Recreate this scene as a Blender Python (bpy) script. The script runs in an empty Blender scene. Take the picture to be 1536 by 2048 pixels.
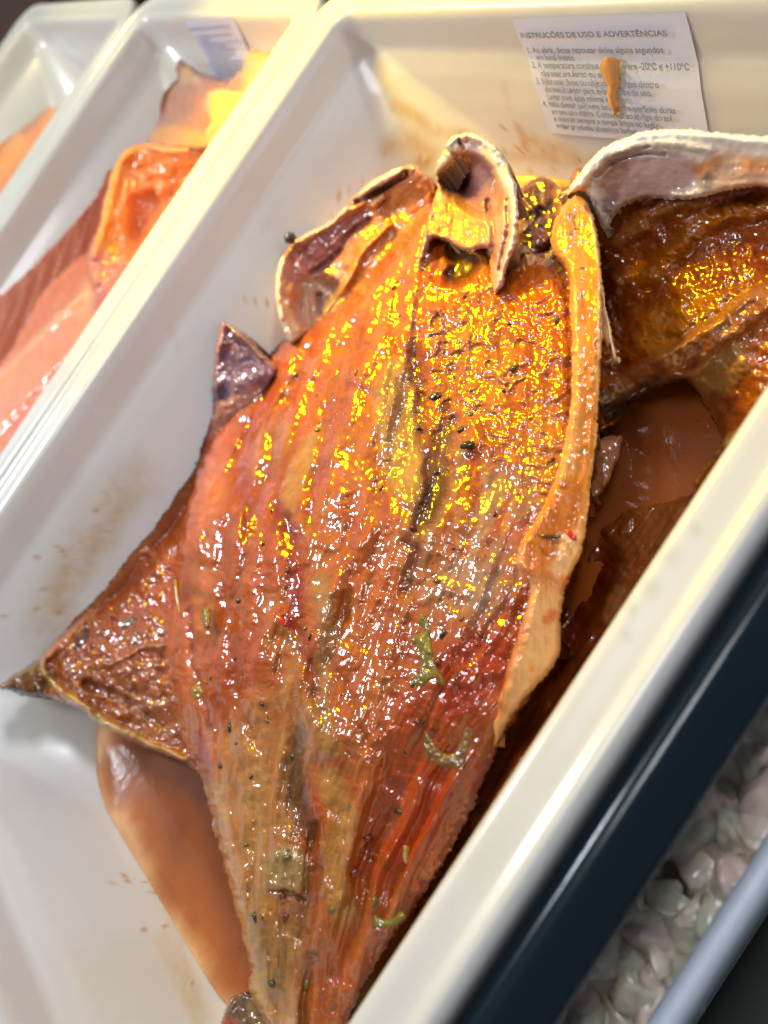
import bpy, math
import numpy as np
from mathutils import Matrix, Vector

# ------------------------------------------------------------------ camera
S = 0.15                      # metres per modelling unit (camera height above the tray rims)
F_, CX, CY = 1479.0, 768.0, 1024.0
ax = np.array([-1489.0, -959.0, F_]); ax /= np.linalg.norm(ax)
ay = np.array([1, -1.44, 0.0]); ay -= ax * (ay @ ax); ay /= np.linalg.norm(ay)
RW = np.array([-ax, ay, -np.cross(ax, ay)])      # rows: world axes in camera coordinates
scene = bpy.context.scene
C = scene.collection
cam = bpy.data.objects.new('camera', bpy.data.cameras.new('camera'))
C.objects.link(cam); scene.camera = cam
rot = np.array([RW @ np.array([1, 0, 0]), RW @ np.array([0, -1, 0]), RW @ np.array([0, 0, -1])]).T
M4 = Matrix([[*rot[i], 0] for i in range(3)] + [[0, 0, 0, 1]])
M4.translation = Vector((0, 0, S))
cam.matrix_world = M4
cam.data.sensor_fit = 'VERTICAL'
cam.data.sensor_height = 32.0
cam.data.lens = F_ / 2048 * 32.0
cam.data.clip_start = 0.005; cam.data.clip_end = 50
cam.data.dof.use_dof = True
cam.data.dof.focus_distance = 1.48 * S
cam.data.dof.aperture_fstop = 7.0

# ------------------------------------------------------------------ light
world = bpy.data.worlds.new('World'); scene.world = world; world.use_nodes = True
bg = world.node_tree.nodes['Background']
bg.inputs[0].default_value = (0.86, 0.88, 1.0, 1); bg.inputs[1].default_value = 0.18

def area(name, pos, target, sx, sy, power, col):
    l = bpy.data.lights.new(name, 'AREA'); l.shape = 'RECTANGLE'
    l.size = sx * S; l.size_y = sy * S; l.energy = power; l.color = col
    o = bpy.data.objects.new(name, l); C.objects.link(o)
    p = Vector(pos) * S; d = Vector(target) * S - p
    o.location = p; o.rotation_euler = d.to_track_quat('-Z', 'Y').to_euler()
    return o
TG = (-1.2, 0.0, -0.3)
ly = area('display_lamp_yellow', (-3.35, 1.36, 1.75), (-1.45, .75, -.3), .66, .34, .66, (1.0, .68, .002))
area('added_yellow_fill_left', (-4.1, 1.5, 1.6), (-3.7, .7, -.3), .4, .3, .13, (1.0, .86, .3)).data.spread = math.radians(84)  # added fill that tints the left trays yellow
ly.data.spread = math.radians(56)
area('display_lamp_white', (-4.9, -1.2, 3.2), TG, .8, .4, 3.6, (.80, .90, 1.0))
area('shop_ceiling_light', (-.4, .0, 7.0), TG, 2.0, 1.3, 4.1, (.95, .96, 1.0))
lb = area('added_near_wall_fill', (-.6, 4.6, 4.2), (-1.7, -1.15, -.3), 1.6, 1.0, .45, (.88, .90, 1.0)); lb.data.spread = math.radians(50)  # added cool fill, aimed to brighten the near wall of the big tray
area('shop_window_light', (4.5, 3.0, 2.5), TG, .8, 3.0, .7, (.62, .82, 1.0))
scene.view_settings.view_transform = 'Standard'
scene.view_settings.look = 'None'
scene.view_settings.exposure = -0.14
scene.view_settings.gamma = 1.0

# ------------------------------------------------------------------ helpers
def rays(px, py):
    d = np.stack([px - CX, py - CY, np.full_like(px, F_)], -1)
    return d @ RW.T
def onz(px, py, z):
    px = np.asarray(px, float); py = np.asarray(py, float)
    d = rays(px, py); t = (np.asarray(z) - 1.0) / d[..., 2]
    P = d * t[..., None]; P[..., 2] += 1.0
    return P
def pt(x, y, z): return onz(np.array([float(x)]), np.array([float(y)]), z)[0]

def lin(c):
    c = np.asarray(c, float) / 255.0
    return np.where(c <= .04045, c / 12.92, ((c + .055) / 1.055) ** 2.4)

def hash2(ix, iy, seed):
    n = (ix.astype(np.int64) * 374761393 + iy.astype(np.int64) * 668265263 + seed * 1442695041) & 0xffffffff
    n = ((n ^ (n >> 13)) * 1274126177) & 0xffffffff
    n = ((n ^ (n >> 16)) * 2246822519) & 0xffffffff
    return ((n ^ (n >> 15)) & 0xffff) / 65535.0
def vnoise(x, y, seed=0):
    x, y = x * .83 - y * .557, x * .557 + y * .83
    ix = np.floor(x); iy = np.floor(y); fx = x - ix; fy = y - iy
    fx = fx * fx * fx * (fx * (fx * 6 - 15) + 10); fy = fy * fy * fy * (fy * (fy * 6 - 15) + 10)
    a = hash2(ix, iy, seed); b = hash2(ix + 1, iy, seed); c = hash2(ix, iy + 1, seed); d = hash2(ix + 1, iy + 1, seed)
    return (a + (b - a) * fx + (c - a) * fy + (a - b - c + d) * fx * fy) * 2 - 1
def fbm(x, y, seed=0, o=4):
    s = 0; a = 1; t = 0
    for i in range(o):
        s = s + a * vnoise(x + i * 17.3, y + i * 9.1, seed + i); t += a; a *= .5
        x, y = (x * .8 - y * .6) * 2.03, (x * .6 + y * .8) * 2.03
    return s / t
def ridged(x, y, seed=0, o=3):
    s = 0; a = 1; t = 0
    for i in range(o):
        s = s + a * (1 - np.sqrt(vnoise(x + i * 7.7, y + i * 3.3, seed + i) ** 2 + .006) * 2); t += a; a *= .5
        x, y = (x * .94 - y * .34) * 2.03, (x * .34 + y * .94) * 2.03
    return s / t
def vn0(x, y, seed=0):
    return vnoise(x * .83 + y * .557, -x * .557 + y * .83, seed)
def flowfbm(x, y, seed=0, o=3):
    s = 0; a = 1; t = 0
    for i in range(o):
        s = s + a * vn0(x * 1.9 ** i + i * 17.3 + .3 * vn0(y * 2, x, 7), y * 1.9 ** i + i * 9.1, seed + i); t += a; a *= .5
    return s / t
def flowridge(x, y, seed=0, o=3):
    s = 0; a = 1; t = 0
    for i in range(o):
        s = s + a * (1 - np.sqrt(vn0(x * 1.9 ** i + i * 7.7, y * 1.9 ** i + i * 3.3, seed + i) ** 2 + .01) * 2); t += a; a *= .5
    return s / t
def sstep(a, b, x):
    t = np.clip((x - a) / (b - a), 0, 1); return t * t * (3 - 2 * t)

def spline(P, n=6):
    P = [np.asarray(p, float) for p in P]
    if len(P) < 3: return np.array(P)
    Q = [2 * P[0] - P[1]] + P + [2 * P[-1] - P[-2]]; out = []
    for i in range(1, len(Q) - 2):
        a, b, c, d = Q[i - 1:i + 3]
        for k in range(n):
            t = k / n
            out.append(.5 * (2 * b + (c - a) * t + (2 * a - 5 * b + 4 * c - d) * t * t + (3 * b - a - 3 * c + d) * t ** 3))
    out.append(P[-1]); return np.array(out)
def seg_dist(px, py, P, W=None):
    """distance to a polyline (minus its local half width)"""
    best = np.full(px.shape, 1e9)
    for i in range(len(P) - 1):
        a = P[i][:2]; b = P[i + 1][:2]; d = b - a; L = d @ d + 1e-9
        t = np.clip(((px - a[0]) * d[0] + (py - a[1]) * d[1]) / L, 0, 1)
        r = np.hypot(px - a[0] - t * d[0], py - a[1] - t * d[1])
        if W is not None: r = r - (W[i] + (W[i + 1] - W[i]) * t)
        best = np.minimum(best, r)
    return best
def poly_sdf(px, py, P):
    """positive inside"""
    P = np.asarray(P, float); Q = np.vstack([P, P[:1]])
    d = seg_dist(px, py, Q); ins = np.zeros(px.shape, bool)
    for i in range(len(P)):
        a = Q[i]; b = Q[i + 1]
        if a[1] == b[1]: continue
        ins ^= ((a[1] > py) != (b[1] > py)) & (px < (b[0] - a[0]) * (py - a[1]) / (b[1] - a[1]) + a[0])
    return np.where(ins, d, -d)
def tps(ctrl, px, py):
    c = np.array(ctrl, float); n = len(c); k = 1 / 500.0
    def U(r): return np.where(r > 1e-9, r * r * np.log(r + 1e-12), 0)
    X = c[:, :2] * k
    K = U(np.hypot(X[:, None, 0] - X[None, :, 0], X[:, None, 1] - X[None, :, 1])) + np.eye(n) * .01
    Pm = np.hstack([np.ones((n, 1)), X]); A = np.zeros((n + 3, n + 3))
    A[:n, :n] = K; A[:n, n:] = Pm; A[n:, :n] = Pm.T
    w = np.linalg.solve(A, np.concatenate([c[:, 2], np.zeros(3)]))
    out = w[n] + w[n + 1] * px * k + w[n + 2] * py * k
    for i in range(n): out = out + w[i] * U(np.hypot(px * k - X[i, 0], py * k - X[i, 1]))
    return out

def link(name, me, mat, parent=None):
    o = bpy.data.objects.new(name, me); C.objects.link(o)
    if mat is not None: me.materials.append(mat)
    if parent is not None: o.parent = parent
    return o
def mesh(name, V, Fc, mat, parent=None, smooth=True, col=None, uv=None, rough=None):
    me = bpy.data.meshes.new(name)
    me.from_pydata((np.asarray(V) * S).tolist(), [], Fc if isinstance(Fc, list) else Fc.tolist())
    if smooth: me.polygons.foreach_set('use_smooth', [True] * len(me.polygons))
    if col is not None:
        a = me.color_attributes.new('tint', 'FLOAT_COLOR', 'POINT')
        cc = np.ones((len(V), 4)); cc[:, :3] = col; a.data.foreach_set('color', cc.ravel())
    if uv is not None:
        a = me.attributes.new('flow', 'FLOAT_VECTOR', 'POINT')
        cc = np.zeros((len(V), 3)); cc[:, :2] = uv; a.data.foreach_set('vector', cc.ravel())
    if rough is not None:
        a = me.attributes.new('crumb', 'FLOAT', 'POINT'); a.data.foreach_set('value', rough.astype(float).ravel())
    me.update()
    return link(name, me, mat, parent)
def empty(name, loc=(0, 0, 0)):
    o = bpy.data.objects.new(name, None); C.objects.link(o); o.location = Vector(loc) * S
    o.empty_display_size = .01
    return o
def tag(o, label=None, cat=None, group=None, kind=None):
    if label: o['label'] = label
    if cat: o['category'] = cat
    if group: o['group'] = group
    if kind: o['kind'] = kind
    return o

# ------------------------------------------------------------------ materials
def newmat(name):
    m = bpy.data.materials.new(name); m.use_nodes = True
    nt = m.node_tree; return m, nt, nt.nodes['Principled BSDF']
def nd(nt, t, **k):
    n = nt.nodes.new(t)
    for a, b in k.items():
        if a in n.inputs: n.inputs[a].default_value = b
        else: setattr(n, a, b)
    return n
def noise_node(nt, scale, detail=4, rough=.6, vec=None, dist=0.0):
    n = nd(nt, 'ShaderNodeTexNoise'); n.inputs['Scale'].default_value = scale; n.inputs['Detail'].default_value = detail
    n.inputs['Roughness'].default_value = rough; n.inputs['Distortion'].default_value = dist
    if vec is not None: nt.links.new(vec, n.inputs['Vector'])
    return n
def ramp(nt, src, stops):
    r = nd(nt, 'ShaderNodeValToRGB'); nt.links.new(src, r.inputs[0])
    e = r.color_ramp.elements
    while len(e) < len(stops): e.new(.5)
    for el, (p, c) in zip(e, stops): el.position = p; el.color = (*c, 1)
    return r
def math_node(nt, op, a, b=None):
    n = nd(nt, 'ShaderNodeMath', operation=op)
    for i, v in enumerate((a, b)):
        if v is None: continue
        if isinstance(v, (int, float)): n.inputs[i].default_value = v
        else: nt.links.new(v, n.inputs[i])
    return n.outputs[0]

def flesh_mat(name, coat=1.0, bump=.5, sss=.12, fibre=1.0, base_rough=.42, coat_rough=.085, spec_bump=.6, vary=.26):
    m, nt, b = newmat(name); L = nt.links
    at = nd(nt, 'ShaderNodeAttribute', attribute_name='tint')
    fl = nd(nt, 'ShaderNodeAttribute', attribute_name='flow')
    cr = nd(nt, 'ShaderNodeAttribute', attribute_name='crumb')
    tc = nd(nt, 'ShaderNodeTexCoord')
    mp = nd(nt, 'ShaderNodeMapping'); mp.inputs['Scale'].default_value = (13, 4.5, 1); L.new(fl.outputs['Vector'], mp.inputs['Vector'])
    nf = noise_node(nt, 1.0, 2.5, .5, mp.outputs[0], 1.2)
    nm = noise_node(nt, 260, 4, .55, tc.outputs['Object'], .3)
    nb = noise_node(nt, 90, 4, .6, tc.outputs['Object'], .8)
    # colour variation : fibres and blotches
    v1 = math_node(nt, 'MULTIPLY_ADD', nf.outputs['Fac'], 1.3); v1.node.inputs[2].default_value = -.15
    r1 = ramp(nt, v1, [(0.0, (.52, .36, .26)), (.45, (.92, .86, .80)), (.62, (1.12, 1.10, 1.05)), (1.0, (1.45, 1.5, 1.5))])
    mx = nd(nt, 'ShaderNodeMix', data_type='RGBA', blend_type='MULTIPLY'); mx.inputs[0].default_value = min(1, vary * 2 * fibre)
    L.new(at.outputs['Color'], mx.inputs[6]); L.new(r1.outputs[0], mx.inputs[7])
    r2 = ramp(nt, nb.outputs['Fac'], [(0.3, (.62, .48, .36)), (.5, (1, 1, 1)), (.72, (1.22, 1.22, 1.25))])
    mx2 = nd(nt, 'ShaderNodeMix', data_type='RGBA', blend_type='MULTIPLY'); mx2.inputs[0].default_value = vary * 1.6
    L.new(mx.outputs[2], mx2.inputs[6]); L.new(r2.outputs[0], mx2.inputs[7])
    r3 = ramp(nt, nm.outputs['Fac'], [(0.28, (.5, .38, .25)), (.44, (1, 1, 1)), (.7, (1.1, 1.1, 1.1))])
    mx3 = nd(nt, 'ShaderNodeMix', data_type='RGBA', blend_type='MULTIPLY'); mx3.inputs[0].default_value = vary
    L.new(mx2.outputs[2], mx3.inputs[6]); L.new(r3.outputs[0], mx3.inputs[7])
    L.new(mx3.outputs[2], b.inputs['Base Color'])
    b.inputs['Roughness'].default_value = base_rough; b.inputs['Specular IOR Level'].default_value = .15
    b.inputs['Subsurface Weight'].default_value = sss
    b.inputs['Subsurface Radius'].default_value = (.9, .35, .12)
    b.inputs['Subsurface Scale'].default_value = .0025
    b.inputs['Coat Weight'].default_value = coat
    b.inputs['Coat Roughness'].default_value = coat_rough
    b.inputs['Coat IOR'].default_value = 1.62
    # bumps: fibres + grain; stronger where crumbly
    fa = math_node(nt, 'MULTIPLY_ADD', cr.outputs['Fac'], 1.8 * fibre); fa.node.inputs[2].default_value = .3 * fibre
    h1 = math_node(nt, 'MULTIPLY', nf.outputs['Fac'], fa)
    nc = noise_node(nt, 110, 2.5, .5, tc.outputs['Object'], .5)
    amp = math_node(nt, 'MULTIPLY_ADD', cr.outputs['Fac'], 1.5); amp.node.inputs[2].default_value = .28
    h2 = math_node(nt, 'MULTIPLY', nc.outputs['Fac'], amp)
    hs = math_node(nt, 'ADD', h1, h2)
    bp = nd(nt, 'ShaderNodeBump'); bp.inputs['Strength'].default_value = bump; bp.inputs['Distance'].default_value = .0007
    L.new(hs, bp.inputs['Height']); L.new(bp.outputs[0], b.inputs['Normal'])
    bp2 = nd(nt, 'ShaderNodeBump'); bp2.inputs['Strength'].default_value = spec_bump; bp2.inputs['Distance'].default_value = .0012
    L.new(hs, bp2.inputs['Height']); L.new(bp2.outputs[0], b.inputs['Coat Normal'])
    return m

M_FLESH = flesh_mat('marinated_flesh', bump=.3, spec_bump=.30, sss=.12)
M_SKIN = flesh_mat('slick_skin', bump=.3, spec_bump=.34, fibre=.7, vary=.16, coat=.9, coat_rough=.1, sss=.2)
M_RAW = flesh_mat('raw_flesh', bump=.2, spec_bump=.2, fibre=.5, vary=.12, coat=.6, coat_rough=.15, sss=.25)

def plastic(name, base, rough=.3, coat=.25, sss=.15, stains=False):
    m, nt, b = newmat(name); L = nt.links
    tc = nd(nt, 'ShaderNodeTexCoord')
    n = noise_node(nt, 14, 5, .6, tc.outputs['Object'], .5)
    r = ramp(nt, n.outputs['Fac'], [(.25, tuple(np.array(base) * np.array([.93, .91, .86]))), (.6, base)])
    out = r.outputs[0]
    if stains:
        at = nd(nt, 'ShaderNodeAttribute', attribute_name='tint')
        mx = nd(nt, 'ShaderNodeMix', data_type='RGBA', blend_type='MULTIPLY'); mx.inputs[0].default_value = 1
        L.new(out, mx.inputs[6]); L.new(at.outputs['Color'], mx.inputs[7]); out = mx.outputs[2]
    L.new(out, b.inputs['Base Color'])
    b.inputs['Roughness'].default_value = rough
    b.inputs['Subsurface Weight'].default_value = sss
    b.inputs['Subsurface Radius'].default_value = (1, .9, .7); b.inputs['Subsurface Scale'].default_value = .003
    b.inputs['Coat Weight'].default_value = coat; b.inputs['Coat Roughness'].default_value = .12
    n2 = noise_node(nt, 60, 3, .5, tc.outputs['Object'])
    n3 = noise_node(nt, 900, 2, .5, tc.outputs['Object'])
    hs = math_node(nt, 'MULTIPLY_ADD', n3.outputs['Fac'], .06); nt.links.new(n2.outputs['Fac'], hs.node.inputs[2])
    bp = nd(nt, 'ShaderNodeBump'); bp.inputs['Strength'].default_value = .12; bp.inputs['Distance'].default_value = .001
    L.new(hs, bp.inputs['Height']); L.new(bp.outputs[0], b.inputs['Normal'])
    return m
M_TRAY = plastic('tray_plastic', (.67, .655, .62), stains=True)

def simple(name, col, rough=.5, coat=0.0, metal=0.0, spec=.5):
    m, nt, b = newmat(name)
    b.inputs['Base Color'].default_value = (*col, 1); b.inputs['Roughness'].default_value = rough
    b.inputs['Coat Weight'].default_value = coat; b.inputs['Metallic'].default_value = metal
    b.inputs['Specular IOR Level'].default_value = spec
    return m

# ------------------------------------------------------------------ trays
# profile (inset from the inner rim, z); negative inset lies outside
RIM_W = .105
PROFILE = [(-.105, -.07), (-.105, -.022), (-.103, -.010), (-.097, -.002), (-.088, .002), (-.078, .000), (-.070, -.005), (-.060, -.007),
           (-.030, -.005), (-.016, -.004), (-.006, -.008), (.001, -.018), (.005, -.034), (.010, -.07), (.016, -.112), (.021, -.122), (.040, -.17),
           (.062, -.24), (.085, -.32), (.105, -.39), (.118, -.43), (.138, -.465), (.170, -.488), (.215, -.498), (.30, -.50), (.42, -.5), (.55, -.5)]
def radius_at(i, z):
    if z > -.03: return .055
    return .055 + .30 * sstep(.03, .46, -z)
def ring(x0, x1, y0, y1, r, n=14):
    P = []
    for cx_, cy_, a0 in ((x1 - r, y1 - r, 0), (x0 + r, y1 - r, 90), (x0 + r, y0 + r, 180), (x1 - r, y0 + r, 270)):
        for k in range(n + 1):
            a = math.radians(a0 + 90 * k / n); P.append((cx_ + r * math.cos(a), cy_ + r * math.sin(a)))
    # subdivide straight runs
    out = []
    for i in range(len(P)):
        a = np.array(P[i]); b = np.array(P[(i + 1) % len(P)]); out.append(a)
        if (i + 1) % (n + 1) == 0:
            M_ = 280 if n > 20 else 40
            for k in range(1, M_): out.append(a + (b - a) * k / M_)
    return np.array(out)
INNER = (-1.98, -.392, -1.15, 1.13)
def project(V):
    c = (V - np.array([0, 0, 1.0])) @ RW
    return CX + F_ * c[:, 0] / c[:, 2], CY + F_ * c[:, 1] / c[:, 2]
def tray(name, inner, stain=None, refine=1):
    x0, x1, y0, y1 = inner; V = []; Fc = []; rings = 0
    prof = PROFILE
    if refine > 1:
        pr = []
        for a, b in zip(prof[:-1], prof[1:]):
            k_ = max(1, int(math.hypot(b[0] - a[0], b[1] - a[1]) / .012))
            for k in range(k_): pr.append((a[0] + (b[0] - a[0]) * k / k_, a[1] + (b[1] - a[1]) * k / k_))
        prof = pr + [prof[-1]]
    for i, (ins, z) in enumerate(prof):
        xi = min(max(0, ins), .12) * 1.3
        r = radius_at(i, z) + (abs(ins) * .9 if ins < 0 else 0)
        if ins > .2: r = max(.06, radius_at(i, z) - (ins - .2))
        rg = ring(x0 + ins + xi, x1 - ins, y0 + ins, y1 - ins, r, 14 * refine)
        if refine > 1:
            pass
        V += [(p[0], p[1], z) for p in rg]; rings += 1
    n = len(V) // rings
    for i in range(rings - 1):
        for k in range(n):
            a = i * n + k; b = i * n + (k + 1) % n; Fc.append((a, b, b + n, a + n))
    Fc.append(tuple((rings - 1) * n + k for k in range(n)))
    V = np.array(V)
    col = np.ones((len(V), 3))
    if stain is not None: col = stain(V, col)
    t = empty(name, (x1, (y0 + y1) / 2, -.5))
    body = mesh('tray_body', V, Fc, M_TRAY, None, col=col)
    body.parent = t; body.matrix_parent_inverse = Matrix.Translation(-t.location)
    return t
def attach(o, t):
    o.parent = t; o.matrix_parent_inverse = Matrix.Translation(-t.location); return o

def wall_z(px, py, inner=INNER):
    """height at which a ray from the camera meets the tray's inner wall or floor (approximation, square corners)"""
    out = np.full(np.shape(px), -.5); d = rays(np.asarray(px, float), np.asarray(py, float))
    ps = [(a, b) for a, b in PROFILE if b <= -.01 and a > 0][::-1]
    pz = np.array([p[1] for p in PROFILE if p[0] > 0][::-1]); pi = np.array([p[0] for p in PROFILE if p[0] > 0][::-1])
    for z in np.linspace(-.5, -.02, 97):
        ins = np.interp(z, pz, pi); r = .055 + .3 * sstep(.03, .46, -z)
        t = (z - 1) / d[..., 2]; x = d[..., 0] * t; y = d[..., 1] * t
        x0 = inner[0] + ins + min(ins, .12) * 1.3; y0 = inner[2] + ins; y1 = inner[3] - ins
        outside = (x < x0) | (y < y0) | (y > y1)
        for yc, s in ((y0 + r, -1), (y1 - r, 1)):
            outside |= (x < x0 + r) & ((y - yc) * s > 0) & (np.hypot(x - x0 - r, y - yc) > r)
        out = np.where(outside, z, out)
    return out

def main_stain(V, col):
    px, py = project(V)
    w = fbm(px / 60, py / 60, 3); wx = px + 14 * w; wy = py + 14 * fbm(px / 60 + 9, py / 60, 5)
    inside = (V[:, 2] < -.03)
    def blot(P, wd, c, a, soft):
        nonlocal col
        P_ = spline(P); d = seg_dist(wx, wy, P_); m = a * (1 - sstep(wd - soft, wd + soft, d)) * inside
        m = m * (0.65 + .5 * fbm(px / 14, py / 14, 8))
        m = np.clip(m, 0, 1)[:, None]; col = col * (1 - m) + np.array(c) * m
    blot([(270, 960), (200, 1040), (130, 1160), (100, 1250)], 38, (.72, .55, .30), .7, 45)
    blot([(260, 1000), (180, 1100), (120, 1220)], 16, (.70, .44, .18), .7, 26)
    blot([(790, 215), (830, 235), (870, 260), (930, 265)], 12, (.80, .50, .15), 1, 14)
    blot([(840, 330), (850, 300), (820, 280), (780, 300)], 14, (.80, .42, .08), 1, 22)
    blot([(1028, 255), (1040, 275), (1047, 300)], 7, (.75, .34, .04), 1.0, 4)
    blot([(1010, 170), (1015, 220)], 5, (.9, .7, .4), .5, 5)
    blot([(1060, 280), (1120, 300), (1140, 315)], 14, (.82, .52, .18), .9, 18)
    blot([(640, 660), (655, 690)], 4, (.85, .6, .3), .4, 6)
    blot([(345, 660), (356, 695)], 4, (.9, .68, .42), .5, 6)
    blot([(545, 430), (525, 460)], 5, (.9, .72, .45), .5, 8)
    blot([(870, 300), (960, 312), (1100, 318), (1180, 322)], 9, (.8, .5, .15), .8, 12)
    for x, y, r in ((218, 1770, 5), (170, 1632, 4), (440, 435, 2), (60, 1275, 3), (160, 1560, 4), (110, 1230, 3), (250, 1650, 3), (225, 1085, 6), (205, 1060, 4), (270, 600, 2)):
        blot([(x, y), (x + .1, y + .1), (x + .2, y)], r, (.85, .5, .2), .9, 3)
    blot([(190, 1465), (230, 1560), (290, 1700), (350, 1850), (420, 2048)], 10, (.86, .62, .40), .7, 16)
    blot([(330, 1880), (380, 1990), (400, 2060)], 16, (.9, .72, .38), .7, 16)
    rs = np.random.default_rng(3)
    for k in range(70):
        q = rs.integers(0, 4); f = rs.random()
        ax_, ay_ = [((200, 1000), (60, 1280)), ((230, 1520), (420, 2040)), ((500, 640), (820, 300)), ((820, 300), (1180, 320))][q][0]; bx_, by_ = [((200, 1000), (60, 1280)), ((230, 1520), (420, 2040)), ((500, 640), (820, 300)), ((820, 300), (1180, 320))][q][1]
        x = ax_ + (bx_ - ax_) * f + rs.normal(-12, 26); y = ay_ + (by_ - ay_) * f + rs.normal(0, 26); r = rs.uniform(1.5, 4.5)
        m = .8 * (1 - sstep(r * .4, r * 1.6 + 2, np.hypot(px - x, py - y))) * inside
        col = col * (1 - m[:, None]) + np.array((.72, .38, .10)) * m[:, None]
    # grey greasy smudges on the rim
    rim = (V[:, 2] > -.03) & (V[:, 0] > -.6)
    for x, y, r in ((1390, 1060, 16), (1340, 1110, 20), (1300, 1170, 22), (1262, 1215, 16), (1255, 1275, 12), (960, 1640, 10), (900, 1800, 9)):
        m = .35 * (1 - sstep(r * .3, r * 1.5, np.hypot(wx - x, (wy - y)))) * rim
        col = col * (1 - m[:, None]) + np.array((.55, .57, .48)) * m[:, None]
    return col

t1 = tray('plastic_tray', INNER, main_stain, 2)
tag(t1, 'large cream plastic tray holding the butterflied meat in orange marinade', 'food tray', 'cream plastic trays side by side')
t2 = tray('plastic_tray', (-3.25, -2.19, -1.15, 1.13))
tag(t2, 'narrow cream plastic tray with pink and orange meat, middle of the three trays', 'food tray', 'cream plastic trays side by side')
t3 = tray('plastic_tray', (-4.60, -3.46, -1.15, 1.13))
tag(t3, 'farthest cream plastic tray, at the upper left corner, with a little orange meat', 'food tray', 'cream plastic trays side by side')

# ------------------------------------------------------------------ labels on the back walls
M_LABEL = simple('label_paper', (.68, .70, .84), .45, .2)
M_INK = simple('label_ink', (.21, .25, .34), .6)
M_SPLASH = simple('dried_sauce', (.52, .25, .09), .35, .4)
TEXT = ["", "",
        "1. Ao abrir, deixe repousar deixe alguns segundos",
        "    em local fresco.",
        "2. A temperatura contínua de uso entre -20ºC e +110ºC",
        "    não usar em forno ou em grelha.",
        "3. Não usar facas ou objetos cortantes dentro",
        "    do seu interior para evitar riscos de uso.",
        "    Lavar com água morna e sabão",
        "4. Não deixar cair nem bater em superfícies duras",
        "    ao seu uso diário. Conservar ao abrigo do sol",
        "    e manter sempre a tampa limpa no lugar",
        "    evitar produtos abrasivos fortes"]
def wall_label(t, inner, corners, ink_size, splash=False):
    # plane of the upper back wall: y = inner back - inset(z)
    y1 = inner[3]
    def on_wall(p, off=.006):
        d = rays(np.array([float(p[0])]), np.array([float(p[1])]))[0]
        zz, ii = np.array([-.5, -.43, -.39, -.32, -.24, -.17, -.122, -.07, -.02]), np.array([.3, .118, .105, .085, .062, .04, .021, .010, .001])
        y = y1 - .02
        for _ in range(12):
            z = 1 + d[2] * y / d[1]; y = y1 - .3 * np.interp(-.12, zz, ii) - off - np.interp(z, zz, ii)
        return np.array([d[0] * y / d[1], y, 1 + d[2] * y / d[1]])
    N, Mm = 40, 60; V = []; Fc = []
    tl, tr, br, bl = [on_wall(c) for c in corners]
    q00, q10, q11, q01 = [c[[0, 2]] for c in (tl, tr, br, bl)]
    bil = lambda a, b: (q00[0] * (1 - a) * (1 - b) + q10[0] * a * (1 - b) + q11[0] * a * b + q01[0] * (1 - a) * b, np.minimum(q00[1] * (1 - a) * (1 - b) + q10[1] * a * (1 - b) + q11[1] * a * b + q01[1] * (1 - a) * b, -.012))
    zz, ii = np.array([-.5, -.43, -.39, -.32, -.24, -.17, -.122, -.07, -.02, .05]), np.array([.3, .118, .105, .085, .062, .04, .021, .010, .001, -.01])
    wy = lambda z, off: y1 - off - np.interp(z, zz, ii)
    nrm = .004
    for j in range(Mm + 1):
        for i in range(N + 1):
            x, z = bil(i / N, j / Mm); V.append((x, wy(z, nrm), float(z)))
    for j in range(Mm):
        for i in range(N):
            a = j * (N + 1) + i; Fc.append((a, a + 1, a + N + 2, a + N + 1))
    lab = mesh('label', np.array(V), Fc, M_LABEL); attach(lab, t)
    parts_ = []
    for body_, off_, v0, v1, u1 in (('INSTRUÇÕES DE USO E ADVERTÊNCIAS', .03, .085, .155, .90), ('\n'.join(TEXT[2:]), .022, .22, .93, .97)):
        parts_.append((body_, off_, v0, v1, u1))
    for body_, off_, v0, v1, u1 in parts_:
     cu = bpy.data.curves.new('lettering', 'FONT'); cu.body = body_; cu.size = 1; cu.space_line = .9; cu.offset = off_
     o = bpy.data.objects.new('lettering', cu); C.objects.link(o)
     dg = bpy.context.evaluated_depsgraph_get(); me = bpy.data.meshes.new_from_object(o.evaluated_get(dg)); bpy.data.objects.remove(o)
     co = np.zeros(len(me.vertices) * 3); me.vertices.foreach_get('co', co); co = co.reshape(-1, 3)
     x_, y_ = co[:, 0], co[:, 1]; u = (x_ - x_.min()) / (x_.max() - x_.min()); v = (y_.max() - y_) / (y_.max() - y_.min())
     x, z = bil(.04 + (u1 - .04) * u, v0 + (v1 - v0) * v)
     P = np.stack([x, wy(z, nrm + .009), z], -1) * S; me.vertices.foreach_set('co', P.ravel()); me.update()
     tx = link('lettering', me, M_INK); tx.parent = lab
     tx.matrix_parent_inverse = Matrix.Identity(4)
    if splash:
        a = []; c0 = bil(.53, .5)[0]
        for zz_, w in ((-.105, .006), (-.112, .022), (-.13, .026), (-.15, .020), (-.165, .012), (-.18, .011), (-.2, .014), (-.215, .008), (-.225, .002)):
            a.append((zz_, w))
        V = []; Fc = []
        for k, (z, w) in enumerate(a):
            for i in range(7):
                u = i / 3 - 1; V.append((c0 + u * w + .004 * math.sin(k * 2.1), wy(z, nrm + .010 + .004 * (1 - u * u)), z))
        for k in range(len(a) - 1):
            for i in range(6):
                q = k * 7 + i; Fc.append((q, q + 1, q + 8, q + 7))
        sp = mesh('sauce_splash', np.array(V), Fc, M_SPLASH); sp.parent = lab
    return lab
wall_label(t1, INNER, [(1018, 43), (1366, 32), (1418, 300), (1097, 272)], .05, True)
wall_label(t2, (-3.25, -2.19, -1.15, 1.13), [(367, 45), (462, 38), (510, 155), (430, 168)], .05)

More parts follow.
